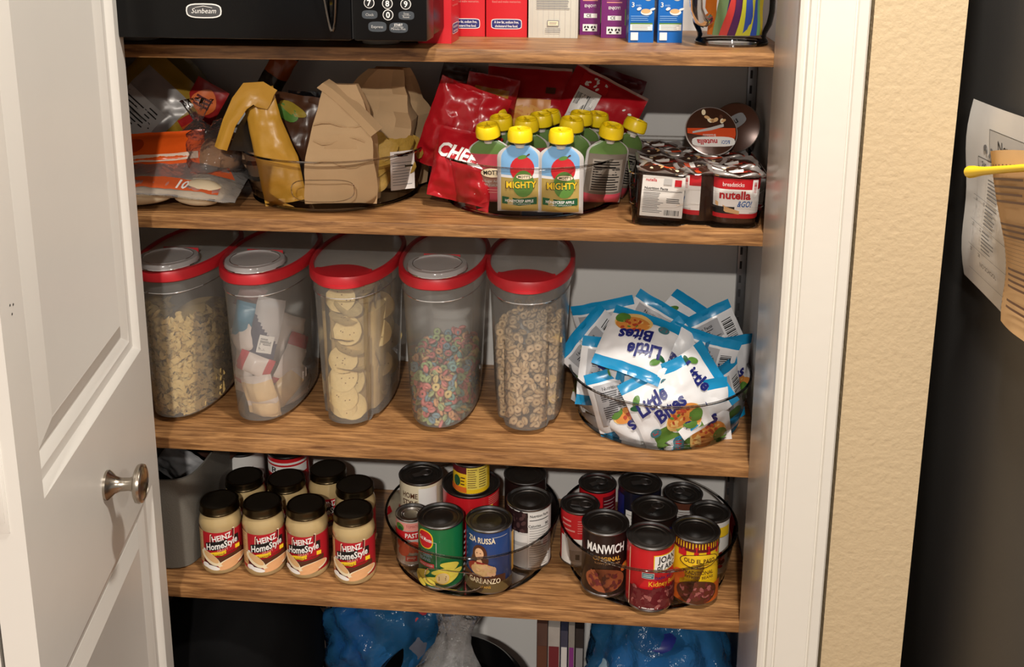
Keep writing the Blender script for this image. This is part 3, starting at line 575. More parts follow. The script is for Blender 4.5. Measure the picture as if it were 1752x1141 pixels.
# ================================================================ grey fabric bin with packets
felt = mt('grey_felt', (104, 100, 92), 0.95, var=0.1, scale=400, bump=0.3, bscale=500)
bn = thing('fabric_bin', 'grey fabric storage bin at the jars\' end of the lowest shelf', 'storage bin', (-0.672, 0.170, Z4))
def binring(sx, sy, z, ox=0, oy=0):
    pts = []
    for k in range(32):
        a = 2 * PI * k / 32; ca, sa = math.cos(a), math.sin(a); pts.append((ox + sx * math.copysign(abs(ca) ** .35, ca), oy + sy * math.copysign(abs(sa) ** .35, sa), z))
    return pts
MB().loft([binring(.080, .122, 0.0), binring(.086, .128, 0.003), binring(.094, .136, 0.150), binring(.096, .138, 0.172), binring(.0925, .1345, 0.172), binring(.090, .132, 0.150), binring(.083, .125, 0.006)], 0, True, True).build('body', felt, bn, ang=1.0)
# ================================================================ top shelf: microwave
blk = mt('black_plastic', (8, 8, 9), 0.22, var=0.1, scale=20, spec=.25); blk2 = mt('black_panel', (11, 11, 12), 0.3, var=0.1, spec=.25); glassb = mt('black_glass', (7, 7, 8), 0.06); footm = mt('foot_plastic', (150, 140, 128), 0.5); seam = mt('seam_dark', (3, 3, 3), 0.6)
mw = thing('microwave', 'black microwave oven with round number buttons', 'microwave', (-0.4300, 0.0, Z1))
x0, x1, yf, zb, zt = -0.272, 0.2805, -0.100, 0.0200, 0.275
MB().box(x0 + .004, x1 - .004, -0.046, 0.290, zb + .001, zt).build('case', blk, mw, bev=0.004)
xd = 0.181
dr = MB().box(x0, xd - .0012, yf, -0.046, zb, zt).build('door', blk, mw, bev=0.0035)
MB().box(x0 + .06, xd - .05, yf - 0.0009, yf - 0.0001, zb + .06, zt - .03).build('window_glass', glassb, dr, bev=0.0003)
cp = MB().box(xd + .0012, x1, yf, -0.046, zb, zt).build('control_panel', blk2, mw, bev=0.0035)
MB().box(xd - .001, xd + .001, yf + .003, -.046, zb + .002, zt - .002).build('seam', seam, mw)
hl = MB()
for k in (-1, 1):
    pts = [(0.1552 + k * (0.018 * min(1, (max(0, t)) ** .55)), yf - 0.004 - 0.012 * min(1, t * 2.2), 0.0334 + 0.20 * t) for t in (0, .01, .03, .06, .12, .22, .4, .6, .8, 1)]
    hl.tube(pts, [.0030, .0024, .0020, .0017, .0017, .0017, .0017, .0017, .0017, .0017], 8)
hl.build('handle', mt('dark_chrome', (120, 112, 104), 0.25, 1.0), dr)
mb = MB(); pts = []
for t in span(0, 1, 8): w = 0.017 * t ** .55; pts.append([(0.1552 - w, yf - 0.004 - .011 * t, .0344 + .2 * t), (0.1552, yf - .010 - .012 * t, .0344 + .2 * t), (0.1552 + w, yf - 0.004 - .011 * t, .0344 + .2 * t)])
mb.loft(pts, 0, close=False); mb.build('handle_grip', glassb, dr)
for fx, fy in ((-0.186, 0.060), (0.076, 0.100), (0.1845, 0.056), (0.184, 0.25), (-0.186, 0.25)):
    MB().lathe([(0.0245, 0.0), (0.0275, 0.002), (0.0305, 0.0190), (0.0, 0.0190)], 28, c=(fx, fy, 0), cap0=True).build('foot', footm, mw)
P = Print(plane_map(-0.019, yf, 0.0085), 0.0002, 0.0003)    # badge on the door
P.ell(0, 0.0485, 0.0245, 0.0098, W_, sq=.62); P.ell(0, 0.0485, 0.0228, 0.0082, ink('badge_grey', (70, 70, 72)), sq=.62); P.txt('Sunbeam', 0, 0.0453, 0.0066, W_, shear=.3, wid=0.034)
P.band([(-.012, .0525, .0530), (0, .0545, .0552), (.012, .0522, .0528)], W_); P.build('badge', dr)
P = Print(plane_map(0, yf, 0), 0.0002, 0.0003)
for i, (u, v, d) in enumerate([(.2044, .0696, '7'), (.2286, .0690, '8'), (.2528, .0685, '9'), (.2291, .0543, '0'), (.2044, .0950, '4'), (.2286, .0950, '5'), (.2528, .0950, '6')]):
    P.o = .0003; P.ell(u, v, .0070, .0070, W_); P.ell(u, v, .0061, .0061, K_); P.txt(d, u, v - .0037, .0074, W_, bold=.03)
bt = ink('button_grey', (62, 68, 74))
for u, v, w, h in ((.2048, .0545, .0104, .0056), (.2533, .0538, .0104, .0056), (.2146, .0388, .0122, .0067), (.2428, .0378, .0124, .0067)): P.o = .0003; P.ell(u, v, w, h, bt, sq=.6)
P.o = .0006
P.txt('Clock', .2048, .0527, .0034, LGR, wid=.0108); P.txt('Stop', .2533, .0548, .0028, LGR, wid=.0070); P.rect(.2475, .0537, .2590, .0540, LGR); P.txt('Reset', .2533, .0505, .0027, LGR, wid=.0085)
P.txt('Express', .2146, .0371, .0036, LGR, wid=.0154); P.txt('START', .2428, .0400, .0030, W_, bold=.02, wid=.0112); P.rect(.2360, .0386, .2496, .0389, W_); P.txt('Minute Plus', .2428, .0350, .0030, LGR, wid=.0188)
P.build('buttons', cp)

# ================================================================ top shelf: boxes
def carton(name, label, x, y, w, d, h, mat, fn=None, rot=0.0, group=None, side=None):
    t = thing(name, label, 'box', (x, y, Z1), (0, 0, rot), group)
    MB().box(-w / 2, w / 2, 0, d, 0, h).build('carton', mat, t, bev=0.0006)
    for s in (-1, 1): MB().box(-w / 2 + .001, w / 2 - .001, d / 2 - .0004 + s * d * .24, d / 2 + .0004 + s * d * .24, h, h + .0005).build('top_flap', mat, t)
    for g, nm in ((fn, 'print'), (side, 'health_badge')):
        if g: p = Print(plane_map(0, 0, 0), .00015, .0003); g(p, w, h); p.build(nm, t)
    return t
c_red = mt('red_carton', (206, 34, 44), 0.35, var=0.03); c_white = mt('whitewood_carton', (206, 204, 192), 0.55, var=0.12, scale=20); c_pur = mt('purple_carton', (118, 36, 112), 0.4); c_blu = mt('blue_carton', (16, 104, 190), 0.35)
def f_red(p, w, h):
    p.txt('food and make memories.', 0, .0535, .0034, PNK, wid=w * .7); p.lines(-w * .33, .0605, w * .33, .0655, 1, PNK, .002, 0)
def f_bdg(p, w, h):
    p.ell(0, .0205, w * .375, .0080, W_, sq=.35); p.ell(0, .0205, w * .36, .0069, NAVY, sq=.35); p.txt('A low fat, sodium free,', 0, .0215, .0040, W_, bold=.02, wid=w * .60); p.txt('cholesterol free food.', 0, .0153, .0040, W_, bold=.02, wid=w * .56)
carton('rice_box', 'red carton standing upright next to the microwave\'s angled carton', -0.1365, 0.1747, 0.0615, 0.10, 0.19, c_red, f_red, group='red cartons', side=f_bdg)
carton('rice_box', 'red carton standing against the whitewood-patterned carton', -0.0715, 0.1737, 0.0645, 0.10, 0.19, c_red, f_red, group='red cartons', side=f_bdg)
carton('rice_box', 'red carton turned sideways in the gap beside the microwave', -0.1420, 0.1000, 0.0700, 0.050, 0.19, c_red, f_red, rot=PI / 2 - .02, group='red cartons', side=f_bdg)
def f_wht(p, w, h):
    for i in range(9): p.rect(-w / 2 + .006 + i * w / 9, 0.002, -w / 2 + .0064 + i * w / 9, .18, LGR)
    p.lines(-.026, .044, .026, .066, 6, GRY, .0011, .1, 3); p.rect(-.009, .0185, .009, .0275, GRY); p.rect(-.008, .0195, .008, .0265, CRM); p.lines(-.006, .021, .006, .025, 2, GRY, .0008, .1); p.lines(-.012, .008, .012, .016, 3, GRY, .0008, .1, 4)
carton('pasta_box', 'pale carton printed like white wooden boards', 0.0018, 0.1680, 0.0770, 0.09, 0.19, c_white, f_wht)
def f_pur(p, w, h):
    p.lines(-.012, .053, .012, .066, 3, PNK, .0016, .2, 2); p.txt('ENJOY!', 0, .0445, .0042, W_, bold=.02, wid=.018)
    p.rect(-.010, .0275, .011, .0345, W_); p.txt('CE', -.002, .0288, .0046, K_, bold=.03)
    p.rect(-.0115, .0060, .0115, .0175, W_)
    for s in (-1, 1):
        for k in range(3): a = k * 2.094 + .5; p.ell(s * .0055 + .0027 * math.cos(a), .0115 + .0027 * math.sin(a), .0016, .0024, K_, a, n=6)
    p.rect(.0165, .02, .018, .045, GRN)
carton('snack_box', 'purple carton set back behind its twin', 0.0585, 0.2250, 0.0330, 0.085, 0.18, c_pur, f_pur, group='purple cartons')
carton('snack_box', 'purple carton standing forward next to the blue cartons', 0.0965, 0.1810, 0.0405, 0.10, 0.18, c_pur, f_pur, group='purple cartons')
def f_blu(p, w, h):
    p.ell(.009, .070, .0075, .008, LGR); p.ell(.009, .071, .005, .005, GRY); p.txt('3', -.013, .0530, .0068, W_, bold=.02); p.txt('min', -.005, .0540, .0036, SKY)
    p.ell(.007, .0455, .0085, .0045, W_); p.ell(.006, .0470, .0070, .0035, TAN); p.ell(-.004, .0505, .0035, .0022, W_, .4); p.ell(.016, .050, .0040, .0016, W_, .3); p.lines(-.016, .032, .012, .041, 3, SKY, .0007, .2, 3)
    p.rect(-.0165, .0275, .0165, .0298, GRN); p.rect(-.0165, .0185, .0165, .0275, W_); p.lines(-.014, .0195, .014, .0268, 3, GRY, .0008, .2, 1)
    p.rect(-.0155, .0040, -.0045, .0155, W_)
carton('macaroni_box', 'blue carton leaning close to the purple carton', 0.1362, 0.1160, 0.0375, 0.055, 0.19, c_blu, f_blu, rot=.05, group='blue cartons')
carton('macaroni_box', 'blue carton nearest the clear jug', 0.1792, 0.1200, 0.0370, 0.055, 0.19, c_blu, f_blu, rot=.06, group='blue cartons')

# ================================================================ clear jug with wavy coloured strips
jg = thing('clear_jug', 'clear jug with a loop handle on the top shelf\'s open end', 'jug', (0.2700, 0.1180, Z1))
jm = clear_mat('clear_jug_plastic', (0.955, 0.95, 0.945), 0.04, ior=1.16)
MB().lathe([(0.001, .003), (0.049, .003), (0.0505, 0.0005), (0.0525, 0.0005), (0.0530, 0.006), (0.0500, 0.011), (0.0505, 0.016), (0.0575, 0.030), (0.0605, 0.048), (0.0605, 0.10), (0.0640, 0.21)], 56, cap0=True).build('vessel', jm, jg)
MB().lathe([(0.0495, 0.0), (0.0535, 0.0), (0.0540, 0.004), (0.0495, 0.0065), (0.0495, 0.0)], 56).build('foot_ring', clr_rim, jg)
h_ = [(-0.040, -0.046, .040), (-0.047, -0.056, .037), (-0.054, -0.064, .042), (-0.060, -0.070, .056), (-0.062, -0.074, .08), (-0.062, -.074, .13), (-0.058, -.068, .165), (-0.043, -.050, .175)]
MB().tube(h_, [.0085, .009, .0095, .009, .009, .009, .009, .009], 12).build('handle', clear_mat('clear_handle_plastic', (.86, .84, .83), .04, ior=1.4), jg)
cols = [('orange', (224, 124, 40)), ('sage green', (128, 160, 110)), ('coral red', (214, 70, 66)), ('purple', (88, 44, 96)), ('lime yellow', (206, 206, 60)), ('royal blue', (58, 90, 190)), ('mint green', (120, 180, 120)), ('mustard yellow', (200, 180, 50)), ('violet', (110, 70, 140)), ('teal', (40, 130, 130))]
spots = [(-0.030, -0.026, -.10, .3), (-0.020, -0.032, .06, .5), (-0.010, -0.036, .28, -.2), (-0.001, -0.037, .20, .2), (0.008, -0.038, .30, .0), (0.017, -0.036, .24, .3), (0.024, -0.030, .16, .1), (0.032, -0.024, .12, .2), (-0.005, -0.010, -.1, .4), (0.015, -0.008, .1, .6)]
for (cn, c), (x, y, tilt, tw) in zip(cols, spots):
    mb = MB(); m = mt('strip_' + cn.replace(' ', '_'), c, 0.35, var=.04); n = 22
    def f(u, v, side): 
        a = tw + 0.9 * math.sin(v * 34); xx = x + tilt * v * .55 + 0.0035 * math.sin(v * 42 + x * 90) + (u * .0105) * math.cos(a * .5); yy = y * (1 + v * .5) + u * .0105 * math.sin(a * .5) + side * .0007
        rr = math.hypot(xx, yy); k = min(1, .046 / rr if v < .03 else .054 / rr); return (xx * k, yy * k, .0158 + v)
    mb.grid(lambda u, v: f(u, v, -1), [-1, -.5, 0, .5, 1], span(0, .215, n)); mb.grid(lambda u, v: f(-u, v, 1), [-1, -.5, 0, .5, 1], span(0, .215, n))
    for s in (-1, 1): mb.grid(lambda u, v: f(s, v, -u * s), [-1, 1], span(0, .215, n))
    o = mb.build('plastic_strip', m, None); o.location = jg.location; tag(o, '%s wavy plastic strip standing in the clear jug' % cn, 'plastic strip', 'wavy strips in the jug')
# ================================================================ red-lidded containers and what is in them
frost = clear_mat('frosted_plastic', (0.97, 0.97, 0.965), 0.22, haze=0.24, hazecol=(0.95, 0.94, 0.91), ior=1.25)
frost_lid = clear_mat('frosted_lid_plastic', (0.9, 0.9, 0.9), 0.25, haze=0.62, hazecol=(0.62, 0.61, 0.59), ior=1.3)
flap_m = clear_mat('flap_plastic', (0.93, 0.93, 0.93), 0.15, haze=0.55, hazecol=(0.95, 0.94, 0.94), ior=1.4)
ridge_m = clear_mat('ridge_plastic', (0.95, 0.95, 0.95), 0.12, haze=0.6, hazecol=(0.92, 0.92, 0.92), ior=1.45)
lid_red = mt('lid_red', (180, 32, 40), 0.4, var=0.04)
CH = 0.256
def sect(z, step, n=64, k=1.0):
    """outline of the container at height z, front end towards -y"""
    t = z / CH; a = lerp(0.0565, 0.0675, t) * k; b = lerp(0.126, 0.1345, t) * k; pts = []
    for j in range(n):
        q = 2 * PI * j / n; x = a * math.copysign(abs(math.cos(q)) ** .85, math.cos(q)); y = b * math.copysign(abs(math.sin(q)) ** .92, math.sin(q))
        if step and z < 0.226 and y < 0:
            e = 1.0 if z < 0.222 else 0.5; ax = abs(x)
            lim = -b + 0.036 + (ax - 0.034) * .6
            if ax >= 0.034: y = max(y, lerp(y, lim, e))
        pts.append((x, y, z))
    return pts
def container(label, x, y, step, flap, rot=0.0):
    t = thing('cereal_container', label, 'container', (x, y, Z3), (0, 0, rot), 'red-lidded containers')
    zs = [0.0, 0.003, 0.010, 0.05, 0.10, 0.15, 0.20, 0.2215, 0.2265, 0.236, CH]
    ks = [0.80, 0.90, 0.985, 1, 1, 1, 1, 1, 1.012, 1.016, 1.016]
    MB().loft([sect(z, step, 160, k) for z, k in zip(zs, ks)], 0, True, False).build('body', frost, t, ang=0.5)
    r = [Vector(p) for p in sect(0.2268, False, k=1.018)]; MB().tube([tuple(p) for p in r] + [tuple(r[0])], 0.0008, 6, caps=False).build('ridge', ridge_m, t)
    rim = MB(); S = lambda k, z: [(p[0] * k, p[1] * (1 + (k - 1) * .55), z) for p in sect(CH, False, k=1.0)]
    rim.loft([S(1.055, CH - .010), S(1.085, CH - .008), S(1.085, CH + .003), S(1.06, CH + .0075), S(0.985, CH + .0085), S(0.965, CH + .004), S(0.965, CH - .002)], 0).build('lid_rim', lid_red, t, ang=0.5)
    # translucent lid plate, dished; red crescent at the pouring end
    lp = MB(); lp.loft([S(0.967, CH + .0035), S(0.90, CH + .0055), S(0.60, CH + .0060), S(0.2, CH + .0060)], 0, False, True); lp.build('lid_plate', frost_lid, t, ang=1.2)
    if not flap:
        cr = MB(); front = [p for p in S(0.972, CH) if p[1] < -0.099]; front.sort(key=lambda p: p[0]); xs = [p[0] for p in front]
        rows = []
        for p in front:
            w = max(abs(xs[0]), 1e-6); yb = -0.098 + 0.022 * (1 - (p[0] / w) ** 2); rows.append([(p[0] * 1.03, p[1] - .006, CH + .0085), (p[0], lerp(p[1], yb, .4), CH + .0105), (p[0] * .98, yb, CH + .0075), (p[0] * .98, yb + .001, CH + .005)])
        cr.loft(rows, 0, close=False); cr.build('lid_tab', lid_red, t, ang=0.5)
        lip = MB(); rows = []
        for a in span(-0.9, 0.9, 16):
            q = -PI / 2 + a * .62; x_ = 0.070 * math.cos(q); y_ = -.1375 * abs(math.sin(q)) ** .92; rows.append([(x_, y_ + .004, CH - .0035), (x_ * 1.01, y_ - .006, CH - .006), (x_ * 1.01, y_ - .0065, CH - .010), (x_, y_ + .002, CH - .0105)])
        lip.loft(rows, 0, True, True); lip.build('lid_lip', lid_red, t, ang=0.5)
    else:
        fl = MB(); E = lambda k, z, dy=0: [(0.046 * k * math.cos(2 * PI * j / 40), -0.0865 + dy + 0.0535 * k * math.sin(2 * PI * j / 40) * (1 if math.sin(2 * PI * j / 40) < 0 else .8), z) for j in range(40)]
        fl.loft([E(1.0, CH + .0095), E(1.03, CH + .0105), E(1.03, CH + .016), E(1.0, CH + .0185), E(0.86, CH + .0190), E(0.83, CH + .0172), E(0.80, CH + .0172), E(0.2, CH + .0178)], 0, False, True)
        fo = fl.build('flap', flap_m, t, ang=0.8)
        e = E(1.025, CH + .0108) ; MB().tube(e + [e[0]], .0009, 6, caps=False).build('flap_edge', ridge_m, fo)
        e = E(.845, CH + .0190) ; MB().tube(e + [e[0]], .0006, 6, caps=False).build('flap_ring', ridge_m, fo)
        MB().box(-.030, .030, -.040, -.0385, CH + .009, CH + .017).build('hinge', lid_red, t, bev=.0005)
    return t
CX = [-0.6085, -0.4660, -0.3185, -0.1725, -0.0300]; CY = 0.180
conts = [container('container of egg noodles half hidden by the closet door', CX[0], CY - .008, False, True), container('container of wrapped snacks with a flap lid', CX[1], CY - .006, False, True), container('container of round tortilla chips with a red tab lid', CX[2], CY - .002, True, False),
         container('container of multicoloured cereal rings with a flap lid', CX[3], CY, False, True), container('container of plain oat cereal rings with a red tab lid', CX[4], CY + .004, True, False)]
def inside(c, step, z, q, k):
    """point at fraction k of the outline at height z, angle q (front = -pi/2)"""
    S = sect(max(.004, min(z, CH)), step, 64, 1.0); p = S[int(round((q % (2 * PI)) / (2 * PI) * 64)) % 64]; L = c.location; return Vector((L.x + p[0] * k, L.y + p[1] * k, L.z + z))
def clampin(c, step, p, k=.955):
    x, y, z = p[0] - c.location.x, p[1] - c.location.y, min(max(p[2] - c.location.z, .006), CH - .01); q = math.atan2(y / .13, x / .062); S = sect(z, step, 64, 1.0); s_ = S[int(round((q % (2 * PI)) / (2 * PI) * 64)) % 64]
    m = math.hypot(x, y) / max(1e-6, math.hypot(s_[0], s_[1])); kk = k * (.93 if z < .012 else 1)
    if m > kk: x, y = x * kk / m, y * kk / m
    return (c.location.x + x, c.location.y + y, c.location.z + z)
def near_wall(c, step, z, q, margin):
    S = sect(max(.004, min(z, CH)), step, 64, 1.0); p = S[int(round((q % (2 * PI)) / (2 * PI) * 64)) % 64]; d = math.hypot(p[0], p[1]); k = (d - margin * (1.15 if z > .012 else 1.9)) / d; L = c.location; return Vector((L.x + p[0] * k, L.y + p[1] * k, L.z + z))
R_ = random.Random(3)
# -- noodles: tangled ribbons nobody could count
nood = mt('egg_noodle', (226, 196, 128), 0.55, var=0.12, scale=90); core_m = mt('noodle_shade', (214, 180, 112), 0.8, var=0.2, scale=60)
c = conts[0]; mb = MB()
for i in range(620):
    z = R_.uniform(.012, .168) ; q = R_.uniform(-PI * 1.05, PI * .25); k = R_.uniform(.80, .93); p = inside(c, False, z, q, k)
    nn = Vector((p.x - c.location.x, (p.y - c.location.y) * .35, 0)).normalized(); tg = Vector((-nn.y, nn.x, 0)); al = R_.gauss(0, .55); ax = (tg * math.cos(al) + Vector((0, 0, 1)) * math.sin(al) + nn * R_.uniform(-.35, .35)).normalized(); bx = (nn.cross(ax) + nn * R_.uniform(-1.1, 1.1)).normalized(); cx = ax.cross(bx); L = R_.uniform(.040, .062); ph = R_.uniform(0, 6); w = R_.uniform(.0034, .0050); rows = []
    for s in span(-.5, .5, 14):
        m = p + ax * (s * L) + cx * (.0048 * math.sin(s * 20 + ph)) + bx * (.0025 * math.sin(s * 8 + ph)); d = bx * math.cos(s * 2.2 + .4 * math.sin(s * 12)) + cx * math.sin(s * 2.2)
        e = cx * .0030 * math.sin(s * 30 + ph); rows.append([tuple(m - d * w + e), tuple(m), tuple(m + d * w - e)])
    mb.loft([[clampin(c, False, q_) for q_ in r_] for r_ in rows], 0, close=False)
o = mb.build('egg_noodles', nood, None, ang=2.5); tag(o, 'curly pale yellow egg noodles filling the container by the door', 'noodles', None, 'stuff')
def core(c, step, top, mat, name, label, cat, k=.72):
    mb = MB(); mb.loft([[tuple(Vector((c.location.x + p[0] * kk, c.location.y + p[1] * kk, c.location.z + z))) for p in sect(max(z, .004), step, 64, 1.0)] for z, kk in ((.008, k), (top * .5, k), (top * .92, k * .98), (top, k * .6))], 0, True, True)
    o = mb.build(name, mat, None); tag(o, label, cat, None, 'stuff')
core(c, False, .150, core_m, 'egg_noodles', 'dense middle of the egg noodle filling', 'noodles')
# -- cereal rings
def ring_mesh(name, r, t, mat, n=10, m=5):
    mb = MB(); rings = []
    for i in range(n + 1):
        a = 2 * PI * i / n; wob = 1 + .06 * math.sin(3 * a + len(name)); rings.append([((r + t * math.cos(2 * PI * j / m)) * wob * math.cos(a), (r + t * math.cos(2 * PI * j / m)) * wob * math.sin(a), t * .85 * math.sin(2 * PI * j / m)) for j in range(m)])
    return mb.loft(rings).mesh(name, mat, ang=3)
FRUIT = [('pink', (238, 140, 136)), ('blue', (128, 168, 186)), ('yellow', (244, 220, 146)), ('orange', (240, 178, 126)), ('green', (178, 200, 138)), ('red', (222, 116, 112)), ('teal', (132, 180, 176))]
rm = [ring_mesh('cereal_ring', .0042, .0030, mt('cereal_' + n, c_, .7, var=.1, bump=.3, bscale=500)) for n, c_ in FRUIT]
def scatter(c, step, n, zmax, meshes, names, group, cat, nm, klo, khi, seed, qlo=-PI * 1.02, qhi=PI * .12, mind=.0095):
    R = random.Random(seed); pts = []; tries = 0
    while len(pts) < n and tries < 12000:
        tries += 1; z = .009 + (zmax - .009) * R.random() ** 1.15; q = R.uniform(qlo, qhi); p = near_wall(c, step, z, q, R.uniform(.0085, .015))
        if all((p - o_).length > mind for o_ in pts): pts.append(p)
    for i, p in enumerate(pts):
        k = R.randrange(len(meshes)); o = link(nm, meshes[k]); o.location = p; o.rotation_euler = (R.uniform(0, PI), R.uniform(0, PI), R.uniform(0, PI)); tag(o, names[k], cat, group)
scatter(conts[3], False, 250, .092, rm, ['%s fruit-cereal ring among the coloured rings behind clear plastic' % n for n, _ in FRUIT], 'coloured cereal rings', 'cereal ring', 'fruit_cereal_ring', .80, .925, 5)
oat = [ring_mesh('oat_ring', .0042, .0031, mt('oat_ring_%d' % i, c_, .75, var=.1, bump=.3, bscale=500)) for i, c_ in enumerate([(222, 192, 150), (206, 174, 128)])]
scatter(conts[4], True, 270, .150, oat, ['plain tan oat ring in the container next to the muffin pouches'] * 2, 'plain oat cereal rings', 'cereal ring', 'oat_cereal_ring', .80, .925, 6)
mass = MB()
def heap(c, step, top, colmats, name, label, seed, r=.0046, k=(.45, .8), n=420):
    R = random.Random(seed); mb = MB()
    for i in range(n):
        z = .010 + (top - .012) * R.random(); q = R.uniform(0, 2 * PI); p = inside(c, step, z, q, math.sqrt(R.uniform(k[0] ** 2, k[1] ** 2))); E = Euler((R.uniform(0, PI), R.uniform(0, PI), 0)).to_matrix(); rings = []
        for a_ in range(9):
            a = 2 * PI * a_ / 8; rings.append([tuple(p + E @ Vector(((r + .0030 * math.cos(b)) * math.cos(a), (r + .0030 * math.cos(b)) * math.sin(a), .0028 * math.sin(b)))) for b in (0, PI / 2, PI, 3 * PI / 2)])
        mb.loft(rings, R.randrange(len(colmats)))
    o = mb.build(name, colmats, None, ang=3); tag(o, label, 'cereal', None, 'stuff')
heap(conts[3], False, .098, [m.materials[0] for m in rm], 'fruit_cereal_filling', 'coloured cereal rings piled in the middle of the container', 11)
heap(conts[4], True, .152, [m.materials[0] for m in oat], 'oat_cereal_filling', 'oat cereal rings piled in the middle of the container', 12, n=620)
# oat flakes on the right of the oat container
flk = mt('oat_flake', (228, 196, 130), .7, var=.1)
for i in range(16):
    p = near_wall(conts[4], True, R_.uniform(.03, .15), R_.uniform(-.75, -.1), .0085); mb = MB(); vs = [(0, 0, .0012)]
    for k in range(9): a = 2 * PI * k / 9; r = R_.uniform(.006, .011); vs.append((r * math.cos(a), r * math.sin(a), R_.uniform(-.0025, .0025)))
    fs = [(0, 1 + k, 1 + (k + 1) % 9) for k in range(9)]; vs2 = [(x, y, z - .0012) for x, y, z in vs]; mb.add(vs, fs); mb.add(vs2, [f[::-1] for f in fs])
    for k in range(9): mb.add([vs[1 + k], vs[1 + (k + 1) % 9], vs2[1 + (k + 1) % 9], vs2[1 + k]], [(0, 3, 2, 1)])
    o = mb.build('cereal_flake', flk, None, ang=3); o.location = p; o.rotation_euler = (R_.uniform(1, 2), R_.uniform(0, 1), R_.uniform(0, 3)); tag(o, 'thin golden flake mixed among the plain oat rings', 'cereal flake', 'golden flakes in the oat rings')
# -- round tortilla chips
chip_m = mt('tortilla_chip', (234, 208, 146), .65, var=.14, scale=160, bump=.5, bscale=260); chip_sp = mt('chip_speck', (120, 78, 40), .8)
def chip_mesh(seed, r=.0235):
    R = random.Random(seed); mb = MB(); bx, by = R.uniform(4, 9), R.uniform(-3, 3)
    H = lambda x, y: bx * x * x * .9 + by * y * y + .0008 * math.sin(x * 300) * math.sin(y * 260)
    for s in (1, -1):
        rings = []
        for k in (1, .8, .5, .15): rings.append([(r * k * math.cos(2 * PI * j / 20) * (1 + .03 * math.sin(3 * j + seed)), r * k * math.sin(2 * PI * j / 20), 0) for j in range(20)])
        rings = [[(x, y, H(x, y) + s * .0007) for x, y, _ in g] for g in rings]; mb.loft(rings, 0, False, True)
    for k in range(6):
        a, d = R.uniform(0, 6.3), r * R.uniform(.1, .8); x, y = d * math.cos(a), d * math.sin(a)
        for s in (1, -1): mb.add([(x + .0011 * math.cos(q), y + .0011 * math.sin(q), H(x, y) + s * .0011) for q in (0, 1, 2, 3, 4, 5)], [(0, 1, 2, 3, 4, 5)], 1)
    return mb.mesh('tortilla_chip', [chip_m, chip_sp], ang=2)
chips = [chip_mesh(i) for i in range(4)]
c = conts[2]; L = c.location; n_ch = 0
CH_POS = [(-.004, -.112, .052, 'f'), (.008, -.108, .028, 'f'), (-.007, -.104, .026, 'f'), (-.006, -.106, .082, 't'), (.006, -.106, .096, 'h'), (-.006, -.104, .112, 't'), (.004, -.106, .128, 'h'), (-.005, -.104, .146, 'h'), (.004, -.104, .162, 't'), (-.004, -.104, .182, 'h'), (.004, -.104, .200, 'h'), (-.008, -.100, .214, 't'), (.006, -.098, .072, 't')]
for i in range(26):
    sd = 1 if i % 4 else -1; CH_POS.append((sd * (.034 + .003 * math.sin(i)), -.040 + .022 * (i % 5) + .004 * math.sin(i * 3), .030 + .0068 * i, 's' if i % 3 else 't'))
for i in range(8): CH_POS.append((.012 * math.sin(i * 2.1), -.055 + .014 * i, .205 + .004 * (i % 3), 'h'))
for i, (x, y, z, kd) in enumerate(CH_POS):
    o = link('tortilla_chip', chips[i % 4]); o.location = (L.x + x, L.y + y, L.z + z)
    o.location.z = max(o.location.z, L.z + .034) if kd != 'h' else o.location.z
    o.rotation_euler = {'f': (1.45, .1 * math.sin(i), .2 * math.sin(i * 2)), 't': (1.0 + .2 * math.sin(i), .3 * math.sin(i * 3), 0), 'h': (.35 * math.sin(i * 1.7), .3 * math.cos(i), i), 's': (.2 * math.sin(i), 1.4 + .2 * math.cos(i), .2)}[kd]
    tag(o, 'round speckled tortilla chip inside the tall container', 'tortilla chip', 'tortilla chips in the container')
core(c, True, .195, mt('chip_pile', (206, 176, 116), .8, var=.25, scale=50, bump=1, bscale=40), 'tortilla_chip_pile', 'broken tortilla chips packed in the middle of the container', 'tortilla chips', .74)

# ================================================================ soft pouches
def pouch(w, h, t, seed=0, seal=.010, wr=.0016, nu=22, nv=26, rows=(), flat=1.0):
    """returns f(u, v, side, off): u -w/2..w/2, v 0..h, front side = -1 (towards -y)"""
    def f(u, v, s, o=0.0):
        a = max(0.0, 1 - (abs(u) / (w / 2)) ** 2.4); e = min(v, h - v); b = max(0.0, min(1, (e - seal) / (h * .5 - seal))) ** .55; y = t / 2 * a ** .7 * b
        n = noise.noise(Vector((u * 38 + seed * 7, v * 38, s * 3.1 + seed))) + .5 * noise.noise(Vector((u * 90, v * 90 + seed, s * 2.0)))
        ed = .35 + .65 * min(1, a * 2) * (1 if e > seal else .5)
        bend = .006 * math.sin(v / h * 2.4 + seed) * (w / .12) + .004 * math.sin(u / w * 4 + seed * 2) * (w / .12)
        pin = 1 - .05 * b * a
        return (u * pin + .0015 * noise.noise(Vector((v * 40, seed, 1))), s * (y + wr * n * ed + .0004) + bend - 0 * o + s * o, v + .0012 * noise.noise(Vector((u * 40, seed, 5))))
    return f
def pouch_mesh(f, w, h, mats, mi, nu=22, vs=None, name='wrapper'):
    mb = MB(); vs = vs or span(0, h, 26); us = [w / 2 * math.copysign(abs(q) ** .8, q) for q in span(-1, 1, nu)]
    mb.grid(lambda u, v: f(u, v, -1), us, vs, (lambda u, v: mi(u, v, -1)) if callable(mi) else mi)
    mb.grid(lambda u, v: f(-u, v, 1), us, vs, (lambda u, v: mi(-u, v, 1)) if callable(mi) else mi)
    return mb.mesh(name, mats, ang=2.0)
def side_map(f, s, w=0):
    return (lambda u, v, o: f(u, v, -1, o + .0002)) if s < 0 else (lambda u, v, o: f(-u, v, 1, o + .0002))
